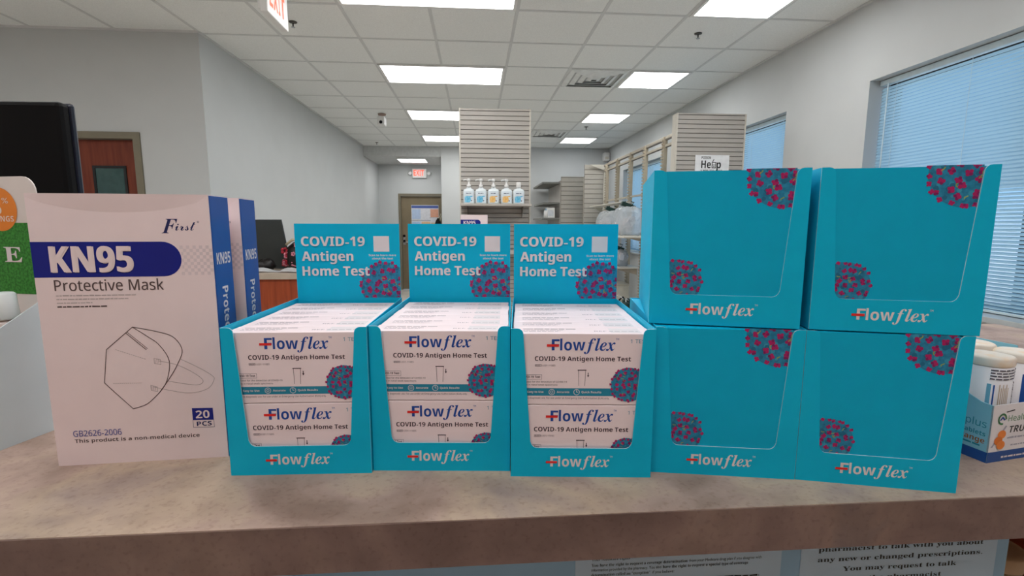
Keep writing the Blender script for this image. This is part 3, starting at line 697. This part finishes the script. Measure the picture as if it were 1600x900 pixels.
# ------------------------------------------------------------------ test cartons
TEAL = mat('teal_card', '00b5da', .5, .22, .02, 40); TEALD = mat('teal_card_inner', '00abd0', .55, .2, .02, 40)
BOARD = mat('white_board', 'bdd6da', .7); WPRINT = mat('white_ink', 'e2dcde', .55); REDINK = mat('red_ink', 'e02a28', .5)
KIT = mat('kit_white', 'f0dfe2', .5, .35, .012, 30); KITB = mat('kit_blue_ink', '17489c', .5); KITD = mat('kit_dark_ink', '3a2432', .55); KITT = mat('kit_teal_ink', '1c86a4', .5); KITG = mat('kit_grey_ink', '80757f', .6); KITLG = mat('kit_pale_grey', 'e2dadd', .6)
W, H, D, T, HH = .150, .1625, .2025, .0011, .2695
def brand(b, F, u0, v, cap, mi_text, mi_red, off=.0002):
    # Flow in heavy sans, flex in serif italics, red bar through the F
    k = cap / .0119
    text(b, bold('F'), F, u0, v, cap, .0082 * k, mi_text, off); text(b, bold('low'), F, u0 + .0088 * k, v, cap, .0262 * k, mi_text, off)
    text(b, bital('f'), F, u0 + .0338 * k, v, cap * 1.12, .0122 * k, mi_text, off); text(b, bital('lex'), F, u0 + .0452 * k, v, cap * 1.14, .0212 * k, mi_text, off)
    text(b, 'TM', F, u0 + .0668 * k, v + cap * .93, cap * .18, .0031 * k, mi_text, off)
    y = v + cap * .44
    poly(b, [(u0 - .0050 * k, y - .0013 * k), (u0 + .0075 * k, y - .0013 * k), (u0 + .0075 * k, y + .0013 * k), (u0 - .0050 * k, y + .0013 * k)], F, off + .0002, mi_red)
def inner_line():
    xs, xb, zb, rb = W / 2 - .0130, W / 2 - .0215, .0325, .007
    out = []
    # left side from the top down, bottom, right side up
    n = 5
    d = Vector((xs - xb, -(H - zb))).normalized()          # right side direction mirrored below
    pts = [(-xs, H - .006)]
    pts.append((-xb - d.x * -.0 - .0005, zb + rb))
    for i in range(1, n + 1):
        a = PI + .05 + (PI / 2 - .05) * i / n
        pts.append((-xb + rb + rb * math.cos(a), zb + rb + rb * math.sin(a)))
    return pts + [(-x, z) for x, z in pts[::-1]]
CUT = inner_line()
CUTC = [(-(W / 2 - .013), H)] + CUT[1:-1] + [(W / 2 - .013, H)]      # convex window seen through the cut-out (counter-clockwise)
def front_poly():
    xs, r = W / 2 - .0130, .006
    P = [(-W / 2, 0), (W / 2, 0), (W / 2, H)]
    arc = [(xs + r - r * math.sin(a), H - r + r * math.cos(a)) for a in [PI / 2 * i / 4 for i in range(5)]]
    P += arc
    P += CUT[::-1][1:-1]
    P += [(-x, z) for x, z in arc[::-1]] + [(-W / 2, H)]
    return P
FRONT = front_poly()
def carton(x, y, z, rz, label, closed, group):
    r = tag(empty('display_carton', (x, y, z), rz), label, 'display carton', group)
    b = BM()
    box(b, -W / 2, W / 2, T, D, 0, T, 0)
    for s in (-1, 1): box(b, min(s * W / 2, s * (W / 2 - T)), max(s * W / 2, s * (W / 2 - T)), T, D, T, H, 0)
    box(b, -W / 2 + T, W / 2 - T, D - T, D, T, H, 0)
    link('tray', b, [TEAL, BOARD], r)
    b = BM(); slab(b, FRONT, front(0), -T, 0, 0, 1); bmesh.ops.recalc_face_normals(b, faces=b.faces[:])
    fp = link('front_panel', b, [TEAL, BOARD], r)
    b = BM(); brand(b, front(0), -.0325, .0118, .0113, 0, 1); link('logo', b, [WPRINT, REDINK], fp)
    if closed:
        b = BM(); box(b, -W / 2 + T, W / 2 - T, T + .0006, D - T, H - .0024, H - .0012, 0); link('lid', b, [TEAL, BOARD], r)
        b = BM(); box(b, -W / 2 + .0125, W / 2 - .0125, T + .0002, T + .0010, .01, H - .0013, 0); fl = link('insert_flap', b, [TEALD, BOARD], r)
        for cx, cz, rr, sd in ((.0495, H - .007, .0325, 3), (-.0455, .0462, .0235, 7)):
            b = BM(); virus(b, front(T + .0002), cx, cz, rr, CUTC, sd); link('virus_picture', b, virus_mats(), fl)
    else:
        b = BM(); box(b, -W / 2 + T, W / 2 - T, D - T, D, H, HH); hp = link('header_panel', b, [TEAL, BOARD], r)
        F = front(D - T, 0, HH)
        b = BM()
        for s, v, w in (('COVID-19', -.0317, .0895), ('Antigen', -.053, .0725), ('Home Test', -.0742, .095)): [text(b, bold(s), F, -.065 + q, v, .0134, w, off=.0009 + q * .6) for q in (0, .0005)]
        link('title_text', b, WPRINT, hp)
        b = BM(); text(b, bold('Scan to learn more'), F, .0492, -.0462, .0028, .039, align='C'); text(b, bold('about the test'), F, .0492, -.0510, .0028, .030, align='C')
        poly(b, [(.0370, -.0398), (.0592, -.0398), (.0592, -.0176), (.0370, -.0176)], F, .0001)
        link('caption', b, WPRINT, hp)
        b = BM(); virus(b, F, .0515, -.0895, .0345, [(-.0735, -.1065), (.0735, -.1065), (.0735, 0), (-.0735, 0)], 11); link('virus_picture', b, virus_mats(), hp)
    return r
# single test kits
KW, KH, KD = .1448, .0770, .0315
def kit_front_parts(k, rnd):
    F = front(0, 0, KH)
    b = BM(); brand(b, F, -.0325, -.0178, .0119, 0, 1); link('logo', b, [KITB, REDINK], k)
    b = BM(); text(b, bold('COVID-19 Antigen Home Test'), F, -.050, -.0292, .0049, .1005); link('title_text', b, KITD, k)
    b = BM(); text(b, sans('1 TEST'), F, .0495, -.0097, .0040, .0185); link('count_text', b, KITT, k)
    b = BM(); poly(b, [(-KW / 2, -.0672), (.045, -.0672), (.045, -.0588), (-KW / 2, -.0588)], F, .0001, 0)
    for s, u0, u1 in (('Easy to Use', -.0575, -.0405), ('Accurate', -.0265, -.0132), ('Quick Results', -.0005, .0205)): text(b, bold(s), F, u0, -.0640, .0022, u1 - u0, 1, .0003)
    for u in (-.0318, -.0056):
        stroke(b, circ(u, -.063, .0030, 16), .0006, F, .0003, 1, True)
    stroke(b, circ(-.0318, -.063, .0013, 10), .0005, F, .0003, 1, True); stroke(b, [(-.0056, -.0608), (-.0056, -.063), (-.0042, -.063)], .0006, F, .0003, 1)
    link('feature_band', b, [KITT, WPRINT], k)
    b = BM(); stroke(b, [(-.0046, -.0390), (.0040, -.0390)], .0009, F, .0002); stroke(b, [(-.0040, -.0395), (-.0034, -.056)], .0004, F, .0002); stroke(b, [(.0034, -.0395), (.0028, -.056)], .0004, F, .0002)
    stroke(b, [(.0062, -.0420), (.0062, -.0448)], .0008, F, .0002); poly(b, [(.0050, -.0446), (.0074, -.0446), (.0062, -.0466)][::-1], F, .0002)
    link('tube_drawing', b, KITD, k)
    b = BM(); stroke(b, [(-.0495, -.0350), (-.0430, -.0350), (-.0430, -.0332), (-.0495, -.0332)], .0004, F, .0002, 0, True); text(b, 'REF', F, -.0488, -.0348, .0013, .005, 0); text(b, sans('L031-118B5'), F, -.0418, -.0351, .0019, .0135, 0)
    stroke(b, [(-.0655, -.0492), (-.0425, -.0492), (-.0425, -.0442), (-.0655, -.0442)], .0003, F, .0002, 0, True); text(b, bold('COVID-19 Test'), F, -.064, -.0477, .0022, .020, 1)
    text(b, sans('A rapid test for the detection of COVID-19'), F, -.068, -.0527, .0018, .052, 1); text(b, sans('antigens in nasal swab specimens'), F, -.068, -.0560, .0018, .042, 1)
    text(b, sans('For in vitro diagnostic use. For use under an Emergency Use Authorization (EUA) only.'), F, -.068, -.0705, .0019, .097, 1)
    link('small_print', b, [KITG, KITD], k)
    b = BM(); virus(b, F, .0488, -.0545, .0186, [(-KW / 2, -KH), (KW / 2, -KH), (KW / 2, 0), (-KW / 2, 0)], 21, .0004); link('virus_picture', b, virus_mats(), k)
def kit_top(k, rnd):
    F = top(KH, 0, 0); b = BM()
    poly(b, [(.030, .004), (.062, .004), (.062, .026), (.030, .026)], F, .0001, 2)
    dashes(b, F, -.062, rnd.uniform(-.012, -.004), .0205, .0022, rnd, 0, fill=.7); dashes(b, F, -.062, rnd.uniform(-.02, -.012), .0145, .0016, rnd, 1, fill=.6); dashes(b, F, -.062, rnd.uniform(-.03, -.02), .0098, .0016, rnd, 1, fill=.6)
    text(b, sans('REF'), F, .0135, .010, .0038, .013, 0); dashes(b, F, .029, .060, .0105, .0018, rnd, 1, .0002, fill=.5)
    link('top_print', b, [KITG, KITLG2, KITLG], k)
KITLG2 = mat('kit_mid_grey', 'a39aa3', .6)
def kit(full):
    rnd = random.Random(2); b = BM(); box(b, -KW / 2, KW / 2, 0, KD - .0003, 0, KH, bev=.0007); k = link('test_kit_box', b, KIT)
    kit_top(k, rnd)
    if full: kit_front_parts(k, rnd)
    return k
K_FULL, K_REAR = kit(True), kit(False)
used = {}
ORD = ['front', 'second from the front', 'third from the front', 'fourth from the front', 'fifth from the front', 'rearmost']
def stock(c, where, group):
    M_ = Matrix.Translation(c.location) @ Matrix.Rotation(c.rotation_euler.z, 4, 'Z'); rnd = random.Random(where)
    for lay in (0, 1):
        for i in range(6):
            src = K_FULL if i == 0 else K_REAR
            k = src if src.name not in used else copy_tree(src); used[src.name] = 1
            jx = rnd.uniform(-.0008, .0008)
            k.location = M_ @ Vector((jx, T + .0022 + i * KD, T + .0009 + lay * (KH + .0006))); k.rotation_euler.z = c.rotation_euler.z
            if lay: lb = 'white test kit box, %s in top row of %s open display' % (ORD[i], where)
            elif i == 0: lb = 'white test kit box under the front top one in the %s display' % where
            else: lb = 'white test kit box behind the front bottom one in the %s display' % where
            tag(k, lb, 'test kit', group)
for a in ((-.1902, .5082, CT, -.0329, 'leftmost open teal display carton with Home Test header, beside the mask boxes', 'leftmost'),
          (-.0395, .5050, CT, -.0764, 'middle open teal display carton with Home Test header', 'middle'),
          (.1100, .4813, CT, -.0875, 'rightmost open teal display carton with Home Test header, touching the closed cartons', 'rightmost')):
    c = carton(*a[:5], False, 'open display cartons'); stock(c, a[5], 'test kits in the %s display' % a[5])
for a in ((.2626, .4731, CT, -.180, 'closed teal carton at bottom left of the stacked four'), (.4098, .4413, CT, -.2529, 'closed teal carton at bottom right of the stacked four'),
          (.2590, .4841, CT + H + .0004, -.2799, 'closed teal carton at top left of the stacked four'), (.4130, .4426, CT + H + .0004, -.2792, 'closed teal carton at top right of the stacked four, before the window')):
    carton(*a, True, 'closed teal cartons')

# ------------------------------------------------------------------ big mask boxes
MW, MH, MD = .180, .3005, .046
KINK = mat('mask_navy_ink', '1d2258', .6); KBR = mat('mask_brown_ink', '5a4a4a', .6); KGR = mat('mask_grey_ink', 'b9abab', .6); KPT = mat('mask_pattern', 'dccccf', .6)
def mask_box(x, y, rz, label):
    r = tag(empty('mask_box', (x, y, CT), rz), label, 'box', 'white mask boxes on the counter'); b = BM()
    hw = MW / 2 - .001; n = 16
    # front face bows along a crease below the lid; lid edge stands slightly proud
    def crease(u): return MH - .0035 - .016 * (1 - (u / hw) ** 2) ** .8
    us = [-hw + 2 * hw * i / n for i in range(n + 1)]
    lo = [b.verts.new((u, 0, 0)) for u in us]; md = [b.verts.new((u, .0, crease(u))) for u in us]
    tp = [b.verts.new((u, -.0034 * (1 - (u / hw) ** 2), MH)) for u in us]; bt = [b.verts.new((u, MD, MH)) for u in us]; bl = [b.verts.new((u, MD, 0)) for u in us]
    for A, B in ((lo, md), (md, tp), (tp, bt), (bt, bl), (bl, lo)):
        for i in range(n): b.faces.new((A[i], A[i + 1], B[i + 1], B[i]))
    for i, rev in ((0, False), (n, True)):
        f = [lo[i], md[i], tp[i], bt[i], bl[i]]; b.faces.new(f[::-1] if rev else f)
    bmesh.ops.recalc_face_normals(b, faces=b.faces[:])
    cb = link('carton', b, KB, r)
    b = BM(); box(b, MW / 2 - .001, MW / 2, .0012, MD - .0012, 0.0005, MH - .001); link('blue_side', b, KBLUE, r)
    b = BM(); F = right(MW / 2); text(b, bold('KN95'), F, .0065, .2240, .0130, .034); text(b, bold('Protective Mask'), F, .015, .198, .014, .125, rot=-PI / 2); link('side_text', b, WPRINT, r)
    F = front(0)
    b = BM(); poly(b, rrect(-hw, .0571, .2122, .2500, .0188, 8, (0, 1, 1, 0)), F, .0002, 0); text(b, bold('KN95'), F, -.0712, .2175, .0275, .0795, 1, .0005); [text(b, bold('KN95'), F, -.0712 + q, .2175 + t, .0275, .0795, 1, .0009 + t) for q, t in ((.0010, 0), (-.0007, .0003), (.0004, -.0003))]; link('title_band', b, [KNAVY, KB], r)
    b = BM(); text(b, bital('F'), F, .0395, .259, .0165, .0150, shear=.12); text(b, script('irst'), F, .0535, .262, .0112, .0205); stroke(b, circ(.0770, .2712, .0009, 8), .0004, F, .0002, 0, True); link('brand_script', b, KINK, r)
    b = BM(); text(b, sans('Protective Mask'), F, -.0712, .1975, .0118, .1075); text(b, sans('Protective Mask'), F, -.0709, .1975, .0118, .1075, off=.0003); link('title_text', b, KBR, r)
    b = BM(); text(b, bold('This product is a non-medical device'), F, -.0698, .0262, .0042, .1295); link('disclaimer_text', b, KBR, r)
    b = BM(); text(b, sans('GB2626-2006'), F, -.0706, .0335, .0068, .0490); text(b, sans('GB2626-2006'), F, -.0704, .0335, .0068, .0490, off=.0003); link('standard_number', b, mat('mask_violet_ink', '4b4f9a', .6), r)
    b = BM(); rnd = random.Random(4)
    for v, u1 in ((.1917, .0080), (.1878, .0005), (.1838, -.036), ): dashes(b, F, -.0706, u1, v, .0013, rnd, 0, fill=.85)
    dashes(b, F, -.0706, -.022, .1795, .0016, rnd, 1, fill=.85); link('small_print', b, [KGR, KBR], r)
    b = BM()
    for i in range(10):
        for j in range(9):
            if (i + j) % 2 == 0: u, v = .0560 + i * .0033, .2133 + j * .0036; poly(b, [(u, v), (u + .0033, v), (u + .0033, v + .0036), (u, v + .0036)] if i * .0033 + .0560 > .0571 or j < 1 or j > 7 else [(u + .0012, v), (u + .0033, v), (u + .0033, v + .0036), (u + .0012, v + .0036)], F, .0001)
    link('dot_pattern', b, KPT, r)
    b = BM(); poly(b, [(.0540, .0465), (.0762, .0458), (.0762, .0600), (.0540, .0607)], F, .0002, 0); text(b, bold('20'), F, .0575, .0485, .0090, .0148, 1, .0004); text(b, bold('PCS'), F, .0578, .0392, .0052, .0160, 2, .0002)
    stroke(b, [(.0540, .0465), (.0540, .0378), (.0765, .0372), (.0762, .0458)], .0004, F, .0002, 2); link('count_badge', b, [KNAVY, KB, KINK], r)
    # line drawing of a folded respirator
    b = BM(); w = .0008
    def arc(P, n=10):
        out = []
        for i in range(len(P) - 1):
            p0, p1, p2, p3 = P[max(i - 1, 0)], P[i], P[i + 1], P[min(i + 2, len(P) - 1)]
            for k in range(n):
                t = k / n; out.append(tuple(.5 * (2 * p1[j] + (p2[j] - p0[j]) * t + (2 * p0[j] - 5 * p1[j] + 4 * p2[j] - p3[j]) * t * t + (3 * p1[j] - p0[j] - 3 * p2[j] + p3[j]) * t ** 3) for j in (0, 1)))
        return out + [P[-1]]
    stroke(b, [(.0009, .1564), (-.0275, .1319), (-.0332, .0942), (-.0068, .0630)], w, F, .0002)
    stroke(b, arc([(-.0068, .0630), (.008, .0680), (.0215, .0803)]), w, F, .0002)
    stroke(b, arc([(.0009, .1564), (.0150, .1455), (.0263, .1354), (.0349, .1168), (.0305, .0939), (.0215, .0803)]), w, F, .0002)
    stroke(b, arc([(.0009, .1564), (.0240, .1510), (.0413, .1440), (.0493, .1289), (.0428, .1119), (.0330, .0960), (.0215, .0803)]), w, F, .0002)
    stroke(b, [(-.0064, .1499), (.0126, .1306)], w, F, .0002); stroke(b, [(-.0049, .1508), (.0138, .1318)], w * .7, F, .0002)
    def dash(p, q, n, mi):
        for i in range(n):
            a, c = i / n, (i + .6) / n; stroke(b, [tuple(p[j] + (q[j] - p[j]) * t for j in (0, 1)) for t in (a, c)], w * .7, F, .0002, mi)
    dash((-.0185, .1316), (.0116, .1195), 14, 1); dash((-.0243, .0932), (.0051, .0926), 14, 1)
    stroke(b, arc([(.0247, .1172), (.0428, .1119), (.0600, .1015), (.0683, .0923), (.0600, .0880), (.0305, .0939)]), w * .7, F, .0002, 1)
    stroke(b, arc([(.0470, .1185), (.0650, .1080), (.0780, .0985), (.0800, .0930), (.0718, .0827), (.0505, .0790), (.0159, .0875)]), w * .7, F, .0002, 1)
    for u, v in ((.0195, .1175), (.0135, .0865)):
        stroke(b, [(u, v - .003), (u + .0065, v - .0045), (u + .0065, v + .0012), (u, v + .0028)], w * .6, F, .0002, 1, True)
        for q in range(3): stroke(b, [(u + .001 + q * .0018, v - .0028), (u + .001 + q * .0018, v + .0018)], w * .6, F, .0002, 1)
    link('mask_drawing', b, [mat('drawing_ink', '55403f', .6), KGR], r)
    return r
mask_box(-.3786, .5506, .0568, 'large white KN95 mask box standing in front at left')
mask_box(-.3786 + .0005, .5506 + .068, .052, 'second KN95 mask box behind the front one, only its edge showing')

# ------------------------------------------------------------------ savings display at far left
r = tag(empty('savings_display', (-.551, .66, CT), -.24 + 0), 'white counter display with green savings header at the left edge', 'display stand')
r.rotation_euler.z = -.25
SWH = mat('display_card', 'e2dad6', .5, .3, .015, 20); SBL = mat('display_side_card', 'cfdde2', .5, .3, .02, 20)
PW = .30
b = BM(); slab(b, rrect(-PW, 0, 0, .328, .020, 6, (0, 0, 1, 1)), front(0), -.0015, 0, 0, 0); bmesh.ops.recalc_face_normals(b, faces=b.faces[:]); hd = link('header_panel', b, [SWH], r)
GRASS = mat('printed_grass', '1f6a1c', .6, scale=330, hex2='3c9434', lo=.38, hi=.62, detail=6)
b = BM(); F = front(0); poly(b, [(-PW, .178), (-.001, .178), (-.001, .270), (-PW, .270)], F, .0003, 0); link('grass_print', b, GRASS, hd)
b = BM(); poly(b, circ(-.060, .287, .0278, 40), F, .0006, 0); text(b, bold('5'), F, -.0670, .281, .0150, .011, 1, .0010); text(b, bold('%'), F, -.0540, .2945, .0072, .0100, 1, .0010); text(b, bold('SAVINGS'), F, -.0385, .2715, .0070, .046, 1, .0010, align='R'); link('offer_roundel', b, [mat('roundel_orange', 'ec8a2c', .55), mat('roundel_ink', 'f3dccb', .55)], hd)
b = BM(); text(b, serif('E'), F, -.0620, .2195, .0205, .0280, 0, .0006); text(b, serif('E'), F, -.0612, .2199, .0197, .0280, 0, .0009); link('headline_letter', b, WPRINT, hd)
b = BM(); SD = .20
slab(b, [(-SD, 0), (-.0016, 0), (-.0016, .176), (-.06, .143), (-SD, .055)], right(-.0015, 0, 0), 0, .0015); bmesh.ops.recalc_face_normals(b, faces=b.faces[:]); link('side_wall', b, SBL, r); b = BM(); slab(b, [(-SD, 0), (-.0016, 0), (-.0016, .176), (-.06, .143), (-SD, .055)], right(-PW, 0, 0), 0, .0015); bmesh.ops.recalc_face_normals(b, faces=b.faces[:]); link('side_wall', b, SBL, r)
b = BM(); box(b, -PW + .0015, -.0016, -SD, -.0016, 0, .003); box(b, -PW + .0015, -.0016, -SD, -SD + .002, .003, .055); box(b, -PW + .0015, -.0016, -.085, -.0016, .085, .088); link('inner_shelf', b, mat('display_inner', 'b89a8e', .6), r)
BOT = (-.586, .635, CT + .0885)
r = tag(empty('product_bottle', BOT, -.25), 'white capped bottle standing inside the savings display at the left edge', 'bottle')
b = BM(); lathe(b, [(.014, 0), (.016, .003), (.016, .056), (.012, .064)], n=24); link('body', b, mat('bottle_pale', 'd9c9c4', .4), r)
b = BM(); lathe(b, [(.0150, .063), (.0155, .065), (.0140, .094), (.0118, .096)], n=24); link('cap', b, mat('bottle_cap_white', 'e6eeee', .4), r)

# black monitor standing on the counter behind the savings display
r = tag(empty('monitor', (-.977, .95, CT), -.03), 'black monitor seen from the back at the left edge', 'monitor')
b = BM(); box(b, -.25, .25, -.004, .020, .155, .482, bev=.008); link('back_shell', b, BLACKP, r)
b = BM(); box(b, -.252, .252, .018, .030, .152, .484, bev=.006); link('bezel', b, mat('bezel_blue_black', '141b2c', .35, .5), r)
b = BM(); box(b, -.24, .24, .029, .0305, .168, .47); link('screen', b, mat('screen_dark', '101418', .2), r)
b = BM(); box(b, -.03, .03, -.03, -.002, .02, .34, bev=.006); link('neck', b, BLACKP, r)
b = BM(); box(b, -.11, .11, -.09, .09, 0, .014, bev=.005); box(b, -.03, .03, -.03, .0, .012, .03); link('foot', b, BLACKP, r)

# ------------------------------------------------------------------ glucose tablet carton at right
TRZ = .17
r = tag(empty('tablet_carton', (.578, .478, CT), TRZ), 'open carton of orange glucose tablets at the right end of the counter', 'display carton')
TW, TD, TH = .118, .172, .068
TBL = mat('tablet_sky_blue', '8fc9da', .5); TNV = mat('tablet_navy', '1e4f94', .5); TWH = mat('tablet_white', 'e9e6ea', .5); TOR = mat('tablet_orange', 'ef8a3c', .5)
b = BM(); t = .0012
slab(b, [(0, 0), (TW, 0), (TW, TH), (0, TH)], front(0), -t, 0)
side = [(-TD, 0), (0, 0), (0, TH), (-.012, TH + .001), (-.024, TH + .006), (-.036, TH + .016), (-.046, TH + .032), (-.052, TH + .05), (-TD, TH + .05)]
bmesh.ops.recalc_face_normals(b, faces=b.faces[:]); fp = link('front_panel', b, TWH, r)
b = BM(); slab(b, [(u * -1, v) for u, v in side][::-1], lambda u, v, o: Vector((o, u, v)), 0, t); bmesh.ops.recalc_face_normals(b, faces=b.faces[:]); sp = link('side_panel', b, TBL, r)
b = BM(); slab(b, [(u * -1, v) for u, v in side][::-1], lambda u, v, o: Vector((TW - t + o, u, v)), 0, t); box(b, 0, TW, TD - t, TD, 0, TH + .05); box(b, 0, TW, 0, TD, 0, t); bmesh.ops.recalc_face_normals(b, faces=b.faces[:]); link('tray', b, TBL, r)
b = BM(); F = front(0); poly(b, [(0, 0), (TW, 0), (TW, .0125), (0, .0125)], F, .0002, 0); dashes(b, F, .022, .10, .004, .0022, random.Random(1), 4, .0004)
text(b, sans('HealthMart'), F, .026, .0475, .0070, .058, 1); text(b, bold('TRUE'), F, .0285, .0335, .0080, .032, 2, shear=.2); text(b, sans('plus'), F, .062, .0335, .0080, .026, 2)
dashes(b, F, .028, .09, .0265, .0022, random.Random(2), 3); dashes(b, F, .035, .1, .0175, .0018, random.Random(3), 3); stroke(b, circ(.0165, .0510, .0058, 18)[:15], .0022, F, .0003, 1); stroke(b, [(.0135, .0500), (.0165, .0530), (.0200, .0500)], .0018, F, .0003, 5); stroke(b, [(.022, .0590), (.034, .0605)], .0012, F, .0003, 2)
poly(b, [(.0035, .0180), (.0065, .0180), (.0255, .0420), (.0230, .0430)], F, .0002, 3)
for i, (u, v) in enumerate(((.0185, .0325), (.0140, .0255), (.0185, .0200))): poly(b, circ(u, v, .0065, 20, 0, .0052), F, .0004 + i * .0001, 6 + i % 2)
link('printed_front', b, [TNV, mat('health_green', '4d8a5c', .6), mat('tablet_ink', '2a2a30', .6), mat('tablet_grey', 'a9a9b8', .6), WPRINT, KITB, TOR, mat('tablet_orange_dark', 'e37a2c', .5)], fp)
b = BM(); F = left(0); poly(b, [(-TD, 0), (0, 0), (0, .0125), (-TD, .0125)], F, .0002, 0)
text(b, bold('TRUE'), F, -.052, .0400, .0085, .0265, 1); text(b, sans('plus'), F, -.0245, .0400, .0085, .0205, 2); text(b, bold('glucose tablets'), F, -.056, .0300, .0052, .052, 2); text(b, bold('orange'), F, -.033, .0215, .0062, .029, 3); dashes(b, F, -.06, -.008, .0170, .0022, random.Random(6), 2); 
link('printed_side', b, [TNV, mat('tablet_ink_dark', '123a44', .6), mat('tablet_teal_ink', '2a8aa0', .6), mat('tablet_orange_ink', 'a8602c', .6)], sp)
# the tablet tubes
TM_ = Matrix.Translation(r.location) @ Matrix.Rotation(TRZ, 4, 'Z')
CAPM = mat('tube_cap', 'eadfd2', .45, hex2='e9c493', scale=34, lo=.48, hi=.68); TUBE = mat('tube_white', 'e6e4e8', .4, .4, .02)
def tablet_tube(kind):
    q = empty('tablet_tube'); b = BM(); R_ = .0225; n = 32
    lathe(b, [(R_ - .002, 0), (R_, .003), (R_, .107)], n=n, sq=.8); link('body', b, TUBE, q)
    b = BM(); lathe(b, [(R_ + .0003, .1065), (R_ + .0006, .1075), (R_ + .0006, .1150), (R_ - .0008, .1166), (R_ - .004, .1172), (.004, .1168)], n=n, sq=.8); link('cap', b, CAPM, q)
    b = BM(); rnd = random.Random(kind)
    def F(u, v, o):
        a = u / R_ - PI / 2; ca, sa = math.cos(a), math.sin(a); ca2 = math.copysign(abs(ca) ** .8, ca); sa2 = math.copysign(abs(sa) ** .8, sa)
        return Vector(((R_ + .0004 + o) * ca2, (R_ + .0004 + o) * sa2, v))
    def cell_(u0, u1, v0, v1, mi, o=.0002):
        m = max(1, int((u1 - u0) / .003))
        for i in range(m):
            a, c = u0 + (u1 - u0) * i / m, u0 + (u1 - u0) * (i + 1) / m; poly(b, [(a, v0), (c, v0), (c, v1), (a, v1)], F, o, mi)
    if kind == 0:
        for k in range(4): 
            u = -.024
            while u < .022: 
                w_ = rnd.uniform(.003, .008); cell_(u, min(u + w_, .024), .1025 - k * .0034, .1039 - k * .0034, 0); u += w_ + .0012
        cell_(-.026, -.022, .02, .087, 1); cell_(-.020, -.0185, .02, .086, 2)
        for k in range(6): cell_(-.014 + k * .0022, -.0128 + k * .0022, .02, .087 - (k % 2) * .004, 3)
        for k in range(13): cell_(.006, .019, .052 + k * .0028, .052 + k * .0028 + (.0008 if k % 3 else .0018), 0)
    else:
        cell_(-.028, .020, .010, .094, 2); text(b, bold('TRUE'), F, -.014, .084, .0055, .018, 5, .0006); cell_(-.008, .016, .040, .078, 4, .0004); cell_(-.028, .020, .012, .022, 3, .0004)  # blue label with a brown block and a tan strip
        for k in range(3): cell_(-.024, .016 - k * .006, .084 + k * .004, .0855 + k * .004, 0)
    link('label', b, [mat('tube_ink', '4a4654', .6), mat('tube_cyan', '6fb7d6', .6), mat('tube_blue', '1d58ac', .5), mat('tube_tan', 'c9b7a2', .6), mat('tube_brown', '6a5a4c', .6), WPRINT], q)
    return q
tubes = [tablet_tube(0), tablet_tube(1)]; use = {}
for i, (u, v, kind, a, lb) in enumerate(((.031, .030, 0, .15, 'white tablet tube with barcode at the front left of the glucose carton'), (.084, .030, 1, .3, 'white tablet tube with blue label at the front right of the glucose carton'),
        (.031, .081, 0, -.5, 'white tablet tube in the middle left of the glucose carton'), (.084, .081, 0, .9, 'white tablet tube in the middle right of the glucose carton'), (.031, .134, 1, .6, 'white tablet tube at the back left of the glucose carton'), (.084, .134, 0, .2, 'white tablet tube at the back right of the glucose carton'))):
    q = tubes[kind] if kind not in use else copy_tree(tubes[kind]); use[kind] = 1
    q.location = TM_ @ Vector((u, v, .0014)); q.rotation_euler.z = TRZ + a; tag(q, lb, 'tablet tube', 'tablet tubes in the glucose carton')
